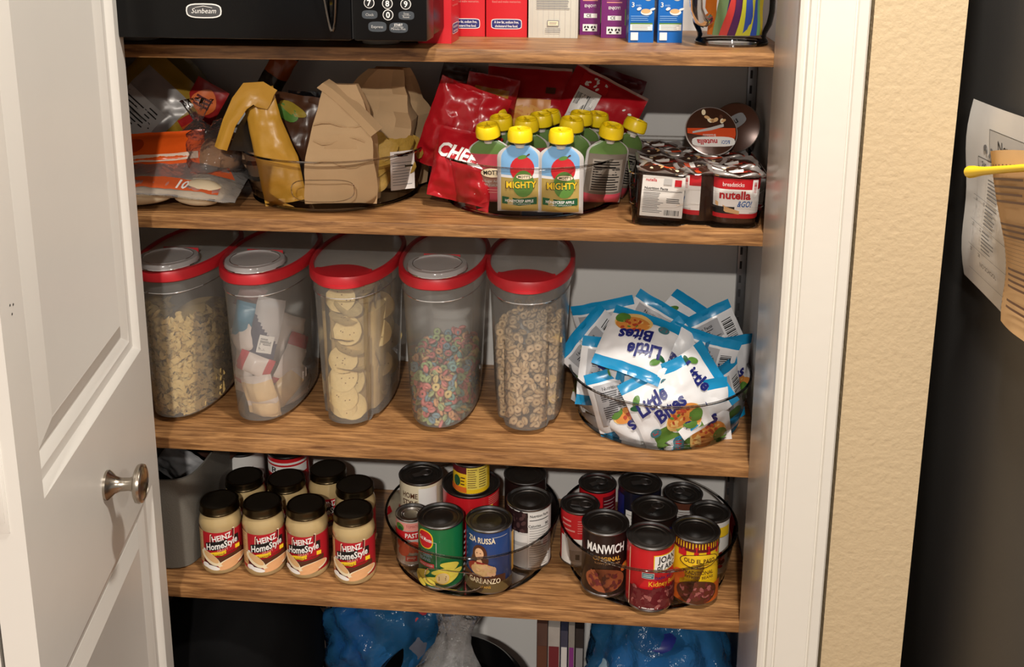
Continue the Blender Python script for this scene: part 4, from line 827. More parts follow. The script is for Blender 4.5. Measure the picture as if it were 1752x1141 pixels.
foil_w = mt('white_foil', (226, 226, 228), .26, var=.04, scale=30); foil_b = mt('blue_foil', (24, 138, 190), .26, var=.06, scale=30); foil_g = mt('green_foil', (88, 126, 50), .28, var=.15, scale=40); foil_s = mt('silver_foil', (150, 150, 156), .25, .7, var=.1)
MUF = ink('muffin', (214, 140, 66)); MUF2 = ink('muffin_red', (176, 70, 44)); MUF3 = ink('muffin_pale', (236, 196, 120))
BW, BH = .112, .112
def bites_variant(seed, kind):
    f = pouch(BW, BH, .030, seed, .010, .0030); bl = .0165
    vs = [0, .004, .010] + span(.0165, BH - .0165, 20) + [BH - .010, BH - .004, BH]
    def mi(u, v, s):
        if v > BH - bl or (v < bl and kind == 1): return 1
        if v < .026 and kind != 1: return 2 if abs(u) < .04 or s > 0 else 0
        return 0
    me = pouch_mesh(f, BW, BH, [foil_w, foil_b, foil_g], mi, vs=vs)
    fr = Print(side_map(f, -1), .00018, .0011)
    fr.ell(.016, .026, .031, .020, MUF3, .2); fr.ell(.016, .030, .028, .016, MUF, .2); fr.blobs(-.006, .02, .036, .042, 16, [MUF2, GRN, MUF2], .0035, seed + 2); fr.ell(.036, .022, .012, .010, GRN, .5)
    fr.ell(-.040, .080, .009, .005, GRN, .8); fr.ell(-.046, .070, .008, .004, DGRN, -.4); fr.ell(-.034, .022, .009, .007, ink('badge_teal', (60, 110, 120))); fr.lines(-.039, .019, -.029, .025, 2, RED, .0014, .2)
    fr.txt('Little', -.016, .060, .020, NAVY, bold=.05, shear=.2, wid=.056, rot=.25); fr.txt('Bites', .006, .040, .020, NAVY, bold=.05, shear=.2, wid=.058, rot=.25)
    bk = Print(side_map(f, 1), .00015, .0009); bk.rect(-.046, .028, .026, .092, ink('panel_grey', (168, 168, 172))); bk.lines(-.038, .032, .022, .080, 15, ink('print_dark', (60, 60, 66)), .0017, .35, seed); bk.txt('Nutrition Facts', -.010, .082, .005, K_, bold=.02); bk.bars(.030, .04, .048, .085, 14, K_, seed, False); bk.ell(.026, .022, .02, .009, GRN)
    return me, fr.mb.mesh('front_print', fr.mats), bk.mb.mesh('back_print', bk.mats)
BV = [bites_variant(1, 0), bites_variant(4, 0), bites_variant(9, 1)]
def bites(k, label, loc, sty):
    """sty = (spin in its plane, lean back (negative = face up), turn: 0 front, pi back)"""
    M = Matrix.Rotation(sty[2], 3, 'Z') @ Matrix.Rotation(sty[1], 3, 'X') @ Matrix.Rotation(sty[0], 3, 'Y')
    t = thing('muffin_pouch', label, 'snack pouch', loc, tuple(M.to_euler()), 'blue and white muffin pouches')
    for nm, me in zip(('wrapper', 'front_print', 'back_print'), BV[k]): o = link(nm, me, t); o.location = (0, 0, -BH / 2)
    return t
BITES = [(2, 'muffin pouch lying on top with its print upside down', (0.1450, .118, .8260), (PI + .32, -.80, -.05)),
         (1, 'muffin pouch showing its blue seal at the back left', (0.1020, .228, .8000), (.30, .10, PI - .2)),
         (2, 'muffin pouch against the turntable rim nearest the cereal containers', (0.0850, .180, .7880), (.75, .0, PI + .5)),
         (1, 'muffin pouch with dense small print in the middle of the back', (0.1760, .222, .8040), (-.50, .15, PI)),
         (0, 'muffin pouch sticking up highest at the back', (0.2280, .246, .8030), (.62, .10, .1)),
         (2, 'muffin pouch leaning towards the closet corner at the back', (0.2760, .220, .7920), (.42, .05, PI + .2)),
         (0, 'muffin pouch pressed against the rim by the door jamb', (0.2960, .160, .7680), (.1, -.1, .75)),
         (1, 'muffin pouch standing in front with upright Little Bites lettering', (0.1900, .066, .7530), (-.47, -.22, .05)),
         (2, 'muffin pouch with a nutrition panel at the front left', (0.1310, .082, .7440), (.35, .20, PI - .15)),
         (0, 'muffin pouch with green and brown print inside the left wall', (0.0830, .125, .7480), (1.7, .0, -.8)),
         (1, 'muffin pouch with a slanted blue end right of the lettering', (0.2330, .085, .7680), (1.05, -.35, .25)),
         (0, 'muffin pouch showing a golden muffin at the bottom front', (0.2400, .070, .7290), (-.1, -.15, .30)),
         (2, 'muffin pouch with small print inside the right wall', (0.2830, .115, .7350), (.2, .0, PI + .8)),
         (1, 'muffin pouch upright in the heap behind the slanted blue end', (0.2480, .150, .7880), (-.25, -.1, PI - .1)),
         (1, 'muffin pouch lying green side out at the bottom of the bowl', (0.1650, .072, .7250), (2.4, -.35, -.2)),
         (2, 'muffin pouch under the upside-down one, small print showing', (0.1090, .124, .7720), (-.12, .15, PI + .1)),
         (1, 'muffin pouch peeping out behind the front lettering', (0.2060, .128, .7900), (-.6, -.3, .3)),
         (0, 'muffin pouch buried at the heart of the heap', (0.1800, .170, .7600), (.6, -.3, 1.0))]
for k, lab, loc, sty in BITES: bites(k, lab, loc, sty)

# ---- wrapped snacks in the second container
wr_s = mt('silver_wrapper', (196, 194, 196), .3, .3, var=.08); wr_n = mt('navy_wrapper', (56, 60, 88), .35); wr_r = mt('red_wrapper', (190, 40, 52), .32); wr_b = mt('teal_wrapper', (46, 120, 150), .32); wr_c = mt('clear_wrapper_crackers', (222, 190, 142), .35, var=.2, scale=80); wr_p = mt('pale_wrapper', (220, 206, 198), .3, var=.1)
def snack(label, loc, rot, w, h, t, mats, mi, prt=None, seed=1):
    th_ = thing('snack_packet', label, 'snack packet', loc, rot, 'packets in the second container'); f = pouch(w, h, t, seed, .007, .0016); o = link('wrapper', pouch_mesh(f, w, h, mats, mi, 14), th_); o.location = (0, 0, -h / 2)
    if prt: p = Print(side_map(f, -1), .00015, .0009); prt(p); o = p.build('print', th_); o.location = (0, 0, -h / 2)
    M = Matrix.Translation(loc) @ Euler(rot).to_matrix().to_4x4() @ Matrix.Translation((0, 0, -h / 2)); Mi = M.inverted()
    for ch in th_.children:
        kk = .95 if ch.name.startswith('wrapper') else .962
        for vx in ch.data.vertices: vx.co = Mi @ Vector(clampin(conts[1], False, M @ vx.co, kk))
    return th_
sx, sy = CX[1], CY - .006
def p_bar(p): p.rect(-.006, .028, .018, .062, W_); p.bars(-.003, .033, .015, .058, 12, GRY, 3, False)
snack('silver and navy bar wrapper with a white barcode panel', (sx + .012, sy - .092, Z3 + .150), (.05, .28, .05), .046, .125, .014, [wr_s, wr_n], lambda u, v, s: 1 if v < .07 - u * 1.0 and v > .008 else 0, p_bar, 3)
snack('red-ended packet of crackers at mid height', (sx - .006, sy - .098, Z3 + .096), (.1, 1.95, .1), .034, .058, .02, [wr_p, wr_r], lambda u, v, s: 1 if v < .014 or v > .046 else 0, None, 5)
snack('teal foil packet near the lid', (sx - .022, sy - .090, Z3 + .170), (.0, .2, -.1), .036, .06, .02, [wr_b], 0, None, 6)
snack('purple-brown foil packet above the teal one', (sx - .014, sy - .080, Z3 + .205), (.2, .5, .2), .04, .05, .02, [mt('plum_wrapper', (120, 84, 84), .35)], 0, None, 7)
snack('packet of golden crackers in the lower middle', (sx - .000, sy - .100, Z3 + .052), (.2, 1.3, 0), .05, .062, .03, [wr_c, wr_p], lambda u, v, s: 1 if abs(u) > .016 else 0, None, 8)
snack('packet of golden crackers at the very bottom', (sx + .006, sy - .096, Z3 + .020), (.3, 1.5, .1), .034, .06, .026, [wr_c], 0, None, 9)
snack('pale packet with a red stripe on the left wall', (sx - .032, sy - .075, Z3 + .070), (0, .1, -.5), .04, .075, .02, [wr_p, wr_r], lambda u, v, s: 1 if .02 < v < .03 else 0, None, 10)
snack('pale packet with red ends along the right wall', (sx + .040, sy - .050, Z3 + .085), (.1, .5, .9), .044, .09, .02, [wr_p, wr_r], lambda u, v, s: 1 if v > .07 or v < .012 else 0, None, 11)
snack('tan cracker packet along the right wall', (sx + .036, sy - .060, Z3 + .045), (.1, .8, .8), .044, .08, .024, [wr_c, wr_p], lambda u, v, s: 1 if v > .06 else 0, None, 12)
snack('printed paper sleeve lying along the right floor edge', (sx + .044, sy - .040, Z3 + .022), (.1, 1.2, 1.0), .03, .1, .008, [wr_p, LGR], lambda u, v, s: 1 if abs(u) < .006 else 0, None, 13)
snack('pale crumpled packet between the bar and the crackers', (sx - .020, sy - .085, Z3 + .125), (.2, -.4, -.2), .05, .07, .03, [wr_p], 0, None, 14)
snack('pale packet filling the container behind the bar', (sx + .010, sy - .030, Z3 + .11), (.2, .4, .2), .07, .12, .04, [wr_p, wr_r], lambda u, v, s: 1 if v < .02 else 0, None, 15)
snack('cracker packet filling the container\'s bottom rear', (sx + .0, sy - .02, Z3 + .045), (.2, 1.5, .1), .06, .08, .04, [wr_c], 0, None, 16)
# ================================================================ second shelf, door end: bread and bags
film = clear_mat('clear_film', (.94, .94, .94), .12, haze=.07, hazecol=(.85, .85, .85), ior=1.35, bump=.9, bscale=45)
def lump(mb, c, r, seed=0, amp=.12, n=20, m=14, mi=0, fr=2.0):
    rings = []
    for i in range(m + 1):
        ph = PI * (i / m) ; ring = []
        for j in range(n):
            a = 2 * PI * j / n; d = Vector((math.sin(ph) * math.cos(a), math.sin(ph) * math.sin(a), -math.cos(ph))); k = 1 + amp * noise.noise(d * fr + Vector((seed, seed * 2.3, 0))) + amp * .4 * noise.noise(d * fr * 3 + Vector((seed, 0, 5)))
            ring.append((c[0] + d.x * r[0] * k, c[1] + d.y * r[1] * k, c[2] + d.z * r[2] * k))
        rings.append(ring)
    mb.loft(rings, mi); return mb
def soft(name, label, cat, loc, rot, w, h, t, mats, mi=0, seed=1, wr=.004, seal=.012, prt=None, bprt=None, group=None, nu=26, nvv=30, part='wrapper', warp=None):
    T = thing(name, label, cat, loc, rot, group); f0 = pouch(w, h, t, seed, seal, wr); f = (lambda u, v, s, o=0.0: warp(*f0(u, v, s, o))) if warp else f0; o = link(part, pouch_mesh(f, w, h, mats, mi, nu, span(0, h, nvv), part), T); o.location = (0, 0, -h / 2)
    for s, q, nm in ((-1, prt, 'front_print'), (1, bprt, 'back_print')):
        if q: p = Print(side_map(f, s), .0002, .0012); q(p); o = p.build(nm, T); o.location = (0, 0, -h / 2)
    return T
y_bag = mt('yellow_bag_film', (150, 120, 40), .3, var=.1); s_bag = mt('silver_bag_film', (168, 166, 164), .28, .4, var=.1)
def p_nut(p): p.rect(-.05, .03, .035, .13, LGR); p.lines(-.046, .035, .03, .125, 14, K_, .0022, .4, 4)
soft('snack_bag', 'yellow and silver snack bag with small black print by the door', 'bag', (-0.690, .200, 1.165), (-.35, .75, .0), .15, .20, .06, [s_bag, y_bag], lambda u, v, s: 1 if abs(u) > .052 or v > .17 else 0, 2, .004, prt=p_nut)
soft('snack_bag', 'olive striped snack bag under the silver one', 'bag', (-0.700, .250, 1.185), (-.2, .9, .2), .12, .2, .05, [mt('olive_bag', (110, 96, 44), .35), s_bag], lambda u, v, s: 1 if .06 < v < .08 or .11 < v < .125 else 0, 3)
def p_or(p): p.ell(-.03, .020, .018, .012, ink('deep_orange', (180, 60, 16))); p.ell(-.03, .062, .018, .010, ink('deep_orange', (180, 60, 16))); p.rect(-.06, .036, .07, .047, ink('film_white', (226, 200, 180)))
soft('bun_bag', 'shiny orange bag with a white band', 'bag', (-0.625, .105, 1.118), (-.15, -.06, .15), .155, .080, .075, [mt('orange_film', (232, 92, 28), .25, var=.08)], 0, 5, .0030, .005, prt=p_or)
def p_thr(p): p.ell(0, .045, .022, .026, ORG, sq=1.3); p.lines(-.016, .036, .016, .056, 3, MAR, .004, .3, 3)
soft('bread_label_bag', 'small red and orange bread tag standing behind the bagel bag', 'bag', (-0.590, .215, 1.185), (.0, .55, .1), .058, .080, .012, [mt('red_tag_film', (160, 34, 34), .3)], 0, 6, .002, .006, prt=p_thr)
soft('bread_label_bag', 'orange and red tag hanging lower on the bagel bag', 'bag', (-0.588, .175, 1.150), (.1, -.5, .0), .036, .055, .010, [mt('rust_tag_film', (176, 78, 34), .3), mt('red_tag_film')], lambda u, v, s: 1 if v < .012 or v > .043 else 0, 7, .002, .005)
bg = thing('bagel_bag', 'clear bag of brown bagels with a twisted neck', 'bag', (-0.540, .140, Z2 + .001))
bread = mt('brown_bread', (150, 108, 72), .7, var=.25, scale=40, bump=.3, bscale=90); lump(MB(), (0, 0, .060), (.040, .045, .034), 3, .06).build('bagel', bread, bg); lump(MB(), (-.012, .05, .058), (.040, .04, .036), 8, .06).build('bagel', bread, bg)
lump(MB(), (0, .012, .060), (.055, .085, .052), 11, .22, 30, 20, fr=2.6).build('film', film, bg, ang=3)
MB().loft([[(-.028 + r * math.cos(a), .0 + r * math.sin(a) * (1 + .3 * math.sin(4 * a)), z) for a in span(0, 2 * PI * 15 / 16, 15)] for r, z in ((.034, .095), (.016, .112), (.007, .120), (.013, .132), (.024, .150), (.026, .152))], 0).build('twisted_neck', film, bg, ang=3)
bb = thing('hot_dog_bun_bag', 'clear bag of pale buns with an orange strip reading 10', 'bag', (-0.585, .088, Z2 + .0005), (0, 0, .12))
bun = mt('pale_bun', (214, 196, 164), .6, var=.1, scale=30)
for i in range(4): lump(MB(), (-.075 + .0 * i, -.045 + i * .032, .026), (.085, .017, .022), 20 + i, .05).build('bun', bun, bb)
for i in range(3): lump(MB(), (.045, -.045 + i * .036, .024), (.040, .018, .021), 30 + i, .05).build('bun', bun, bb)
f_b = pouch(.225, .150, .054, 9, .008, .0028)
def flat_map(u, v, o): q = f_b(u, v, -1, o); return (q[0] - .005, q[2] - .078, .0275 - q[1])
bm_ = MB(); bm_.grid(lambda u, v: flat_map(u, v, 0), span(-.112, .112, 28), span(0, .15, 22)); bm_.grid(lambda u, v: (f_b(-u, v, 1)[0] - .005, f_b(-u, v, 1)[2] - .078, .0275 - f_b(-u, v, 1)[1]), span(-.112, .112, 28), span(0, .15, 22)); bm_.build('film', clear_mat('bun_bag_film', (.94, .94, .94), .12, haze=.34, hazecol=(.86, .84, .82), ior=1.4, bump=.9, bscale=45), bb, ang=3)
pp = Print(flat_map, .0002, .0008); pp.rect(-.085, .012, .085, .031, ink('bun_orange', (206, 92, 48))); pp.txt('10', .030, .0145, .0135, W_, bold=.04, shear=.3); pp.rect(.015, .085, .07, .12, ink('bun_blue', (40, 76, 150))); pp.rect(-.02, .09, .012, .125, W_); pp.poly([(.06, .05), (.10, .06), (.085, .09)], ink('bun_orange', (214, 88, 40))); pp.build('print', bb)
soft('bag_top', 'orange-brown bag corner sticking up under the top shelf', 'bag', (-0.468, .235, 1.235), (.1, .55, .2), .042, .120, .018, [mt('rust_film', (150, 70, 24), .3, var=.3, scale=30), mt('dark_film', (34, 26, 22), .25)], lambda u, v, s: 1 if .035 < v < .06 or v > .1 else 0, 12, .004)

# ================================================================ chip bags in the first turntable
yf = mt('golden_bag_film', (200, 150, 54), .36, .0, var=.16, scale=25, bump=.5, bscale=28)
def p_yb(p): p.band([(.010, .085, .150), (.020, .074, .165), (.032, .068, .160), (.040, .066, .150)], ink('chip_window', (86, 54, 28)))
yb = soft('chip_bag', 'open golden yellow chip bag with its top folded sideways', 'bag', (-0.424, .080, 1.147), (-.10, -.20, .05), .066, .182, .036, [yf], 0, 13, .0042, .006, warp=lambda x, y, z: (x - max(0.0, x + .015) * .30 * max(0.0, min(1, (z - .065) / .07)), y, z))
fl = MB(); pth = [((.016, -.010, .070), .017), ((.002, -.016, .082), .020), ((-.014, -.019, .086), .018), ((-.032, -.019, .074), .014), ((-.056, -.018, .048), .011), ((-.078, -.018, .012), .010)]
rows = []
for i, ((x, y, z), wd) in enumerate(pth):
    t_ = Vector(pth[min(i + 1, 5)][0]) - Vector(pth[max(i - 1, 0)][0]); n_ = Vector((-t_.z, 0, t_.x)).normalized(); c_ = Vector((x, y, z)); rows.append([tuple(c_ + n_ * wd * k + Vector((0, .004 * math.sin(k * 3 + i), 0))) for k in (-1, -.5, 0, .5, 1)])
fl.loft(rows, 0, close=False); fl.loft([[(p[0], p[1] + .0012, p[2]) for p in r[::-1]] for r in rows], 0, close=False); o = fl.build('folded_top', yf, yb, ang=1.2)
sk = MB(); sk.loft([[(r[4][0] + .002, r[4][1] + .006, r[4][2]) if r[4][2] < r[0][2] else (r[0][0] + .002, r[0][1] + .006, r[0][2]), (lerp(r[2][0], -.030, .6), .004, r[2][2] - .012), (-.028, .012, r[2][2] - .020)] for r in rows[2:]], 0, close=False); sk.build('inner_lining', mt('dark_lining', (40, 34, 28), .3), yb, ang=1.2)
def p_bch(p): p.ell(-.004, .135, .022, .012, GRN, -.3); p.ell(.006, .142, .026, .008, ink('olive_yellow', (150, 130, 40)), -.3)
soft('chip_bag', 'brown chip bag with a green leaf print behind the golden bag', 'bag', (-0.420, .142, 1.137), (-.05, .12, -.05), .095, .165, .05, [mt('cocoa_film', (74, 46, 30), .3, var=.2, scale=30)], 0, 14, .005, prt=p_bch)
soft('chip_bag', 'printed chip bag seen through the left wall of the turntable', 'bag', (-0.462, .110, 1.115), (0, -.1, -.8), .07, .11, .03, [mt('beige_print_film', (150, 128, 104), .35, var=.2), mt('dark_film')], lambda u, v, s: 1 if (int(v * 120) % 3 == 0 and abs(u) < .025) else 0, 15, .004)
soft('chip_bag', 'glossy black bag with a pinched top beside the paper bag', 'bag', (-0.397, .150, 1.140), (0, .06, .1), .052, .165, .04, [mt('black_gloss_film', (18, 16, 18), .14, var=.1)], 0, 16, .0075, .02)
kraft = mt('brown_paper', (192, 160, 120), .8, var=.08, scale=30, bump=.25, bscale=60)
def paper_bag(label, loc, rot, rings, seed, amp=.0065):
    t = thing('paper_bag', label, 'paper bag', loc, rot, 'brown paper bags'); mb = MB(); R = []
    for w, d, ox, oy, z in rings:
        pts = [(-w / 2, -d / 2), (-w / 4, -d / 2), (0, -d / 2), (w / 4, -d / 2), (w / 2, -d / 2), (w / 2 - .004, -d / 4), (w / 2 - .010, 0), (w / 2 - .004, d / 4), (w / 2, d / 2), (w / 4, d / 2), (0, d / 2), (-w / 4, d / 2), (-w / 2, d / 2), (-w / 2 + .004, d / 4), (-w / 2 + .010, 0), (-w / 2 + .004, -d / 4)]
        R.append([(ox + x + amp * .6 * noise.noise(Vector((x * 30, z * 30, seed))), oy + y + amp * 1.3 * noise.noise(Vector((x * 26 + seed, y * 20, z * 34))), z) for x, y in pts])
    mb.loft(R, 0, True, True); mb.build('bag', kraft, t, ang=.28); return t
def rng(spec, n=15):
    out = []
    for i in range(n + 1):
        z = spec[0][4] + (spec[-1][4] - spec[0][4]) * i / n
        for a, b in zip(spec, spec[1:]):
            if a[4] <= z <= b[4] + 1e-9: k = (z - a[4]) / (b[4] - a[4]); out.append(tuple(lerp(a[q], b[q], k) for q in range(5))); break
    return out
b1 = paper_bag('upright brown paper bag with its top folded over, at the front', (-0.318, .088, Z2 + TT_F + .001), (-.06, .0, .10), rng([(.110, .050, 0, 0, 0), (.112, .058, 0, 0, .05), (.092, .056, .0, .002, .105), (.072, .044, .002, .004, .145), (.052, .022, .000, .004, .182)]), 3)
fo = MB(); rows = []
for s in span(0, 1, 6): rows.append([(lerp(-.034, .050, s) + dx, -.006 - .024 * s + dy, lerp(.187, .115, s ** 1.2) + dz) for dx, dy, dz in ((-.002, -.004, -.010), (.008, -.008, -.002), (.016, .004, .003), (.012, .012, .0))])
fo.loft(rows, 0, True, True); fo.build('folded_top', kraft, b1, ang=.3)
cr = MB()
for z, a in ((.122, .004), (.098, -.006), (.062, .006)): cr.tube([(-.040 + .013 * i, -.0285 - .0018 * (i % 2) + (z - .1) * .05, z + a * math.sin(i * 1.1)) for i in range(7)], .0012, 5)
cr.build('crease', kraft, b1)
b2 = paper_bag('open brown paper bag slumped behind, with chips spilling forward', (-0.272, .205, Z2 + TT_F + .001), (.02, .0, -.25), rng([(.118, .070, 0, 0, 0), (.125, .085, 0, 0, .06), (.122, .075, 0, .0, .12), (.10, .05, .0, -.005, .165), (.060, .03, .014, -.01, .196)]), 8, .011)
rc = MB(); rc.grid(lambda u, v: (u, .0008 * math.sin(u * 160), v), span(-.020, .020, 8), span(0, .062, 6)); o = rc.build('receipt', mt('receipt_paper', (222, 216, 212), .6), None); 
rt = tag(o, 'small white printed receipt at the right inside the turntable', 'receipt'); rt.location = (-0.2290, .112, 1.0745); rt.rotation_euler = (0, .0, .55)
p = Print(lambda u, v, o_: (u, .0008 * math.sin(u * 160) - o_, v), .0001, .0003); p.lines(-.014, .052, .014, .060, 2, K_, .0012, .2); p.lines(-.017, .006, .017, .046, 9, GRY, .0009, .4); p.rect(.004, .036, .017, .039, K_); o2 = p.build('print', rt)
tri_m = mt('yellow_corn_chip', (176, 140, 58), .6, var=.18, scale=120, bump=.5, bscale=200)
def corn_mesh(seed, r=.034):
    mb = MB(); R = random.Random(seed); n = 24; H = lambda x, y: 7 * x * x - 4 * y * y + .001 * math.sin(x * 200 + seed)
    rad = lambda a: r * (1 + .16 * math.cos(3 * a)) * (.92 + .08 * math.sin(5 * a + seed))
    for s in (1, -1): mb.loft([[(rad(2 * PI * j / n) * k * math.cos(2 * PI * j / n), rad(2 * PI * j / n) * k * math.sin(2 * PI * j / n)) for j in range(n)] for k in (1, .75, .4, .1)] and [[(x, y, H(x, y) + s * .0008) for x, y in [(rad(2 * PI * j / n) * k * math.cos(2 * PI * j / n), rad(2 * PI * j / n) * k * math.sin(2 * PI * j / n)) for j in range(n)]] for k in (1, .75, .4, .1)], 0, False, True)
    return mb.mesh('corn_chip', tri_m, ang=2)
cm = [corn_mesh(i) for i in range(3)]
for i, (x, y, z, r, lab) in enumerate([(-.262, .140, 1.135, (1.2, .2, .2), 'yellow corn chip standing tallest by the paper bag'), (-.232, .150, 1.137, (1.1, -.3, -.2), 'yellow corn chip leaning to the right of the tallest'), (-.216, .158, 1.128, (1.3, .1, -.5), 'yellow corn chip at the right rim'), (-.272, .120, 1.112, (.9, .4, .4), 'yellow corn chip low behind the front paper bag'), (-.250, .128, 1.105, (1.0, -.1, .1), 'yellow corn chip below the tallest one'), (-.225, .130, 1.108, (1.15, .0, -.4), 'yellow corn chip just above the receipt'), (-.268, .118, 1.088, (1.1, 0, .3), 'yellow corn chip lowest of the heap')]):
    o = link('corn_chip', cm[i % 3]); o.location = (x - .008, y - .004 + .004 * (i % 3), z); o.scale = (.78, .78, .78); o.rotation_euler = r; tag(o, lab, 'corn chip', 'yellow corn chips')

# ================================================================ apple sauce pouches and red cracker bags
r_film = mt('red_bag_film', (176, 22, 34), .26, var=.12, scale=20)
PY = Z2 + TT_F
def p_c1(p): p.txt('CHEEZ', .0, .062, .020, W_, bold=.05, shear=.1, wid=.085, rot=-.1)
def p_c2(p): p.rect(-.036, .018, .040, .078, ink('cracker', (214, 140, 60))); p.ell(.0, .046, .030, .022, ink('cracker_light', (230, 170, 90))); p.rect(-.046, .070, -.030, .086, MAR); p.txt('150', -.038, .075, .006, W_, bold=.02); p.rect(.030, .088, .046, .098, BRN); p.rect(-.016, .004, .060, .016, ink('strip_blue', (30, 100, 150))); p.txt('Cheez-It', -.02, .006, .008, W_)
def p_c3(p): p.rect(-.046, .030, -.006, .090, W_); p.bars(-.043, .042, -.010, .080, 18, K_, 7); p.rect(-.048, .092, .0, .112, RED); p.blobs(-.045, .094, -.004, .11, 10, [W_], .003, 4); p.blobs(.035, .02, .052, .09, 7, [W_], .0025, 9)
soft('cracker_bag', 'crumpled red cracker bag bulging over the left rim', 'bag', (-0.140, .145, 1.165), (.1, .35, .1), .115, .150, .05, [r_film], 0, 21, .011, .006, group='red cracker bags')
soft('cracker_bag', 'red cracker bag with white CHEEZ letters at the left rim', 'bag', (-0.128, .095, 1.118), (-.25, .15, -.2), .100, .110, .04, [mt('red_bag_film')], 0, 22, .006, .006, prt=p_c1, group='red cracker bags')
soft('cracker_bag', 'red cracker bag with a golden cracker picture, standing in the middle', 'bag', (-0.042, .245, 1.190), (-.12, .05, 0), .140, .130, .04, [r_film, mt('bag_seal', (190, 160, 150), .3)], lambda u, v, s: 1 if v > .127 else 0, 23, .004, .008, prt=p_c2, group='red cracker bags')
soft('cracker_bag', 'red cracker bag with a white barcode panel, tilted to the right', 'bag', (0.072, .225, 1.182), (-.15, .45, -.1), .130, .120, .04, [r_film, mt('bag_seal')], lambda u, v, s: 1 if v > .117 else 0, 24, .005, .006, prt=p_c3, group='red cracker bags')
soft('cracker_bag', 'red cracker bag with yellow and blue print beside the picture bag', 'bag', (-0.105, .205, 1.185), (-.05, .2, .1), .085, .120, .04, [r_film, mt('gold_print_film', (190, 130, 50), .3), mt('blue_print_film', (30, 110, 160), .3), mt('white_foil')], lambda u, v, s: (1 if .075 < v < .1 else 2 if .055 < v < .07 else 3 if v < .05 else 0) if abs(u) < .03 else 0, 25, .006, .006, group='red cracker bags')
soft('cracker_bag', 'dark maroon bag farthest right behind the barcode bag', 'bag', (0.090, .285, 1.185), (0, .3, 0), .10, .12, .03, [mt('maroon_film', (104, 20, 28), .3)], 0, 26, .004, group='red cracker bags')
soft('cracker_bag', 'red pouch with white stripes low against the left tray wall', 'bag', (-0.128, .095, 1.080), (0, -.5, -.6), .07, .06, .02, [r_film, mt('white_foil')], lambda u, v, s: 1 if .012 < v < .018 or v > .054 else 0, 27, .004, group='red cracker bags')
soft('bag_top', 'dark bag corner at the back under the top shelf\'s middle', 'bag', (-0.170, .292, 1.205), (0, .2, 0), .06, .09, .02, [mt('umber_film', (66, 44, 32), .3, var=.3, scale=40)], 0, 28, .004)
ycap = mt('cap_yellow', (246, 214, 24), .32, var=.02); nozz = mt('nozzle_white', (206, 200, 190), .4)
PWd, PHt = .068, .104
sauce = mt('apple_sauce_film', (176, 152, 84), .3, var=.06); sky_f = mt('sky_film', (120, 170, 214), .28, var=.1, scale=40); pink_f = mt('berry_film', (186, 70, 84), .3, var=.1); grey_f = mt('grey_print_film', (120, 110, 100), .32, var=.1); green_f = mt('apple_green_film', (96, 128, 66), .3, var=.1); clear_edge = mt('pouch_edge', (190, 186, 184), .25)
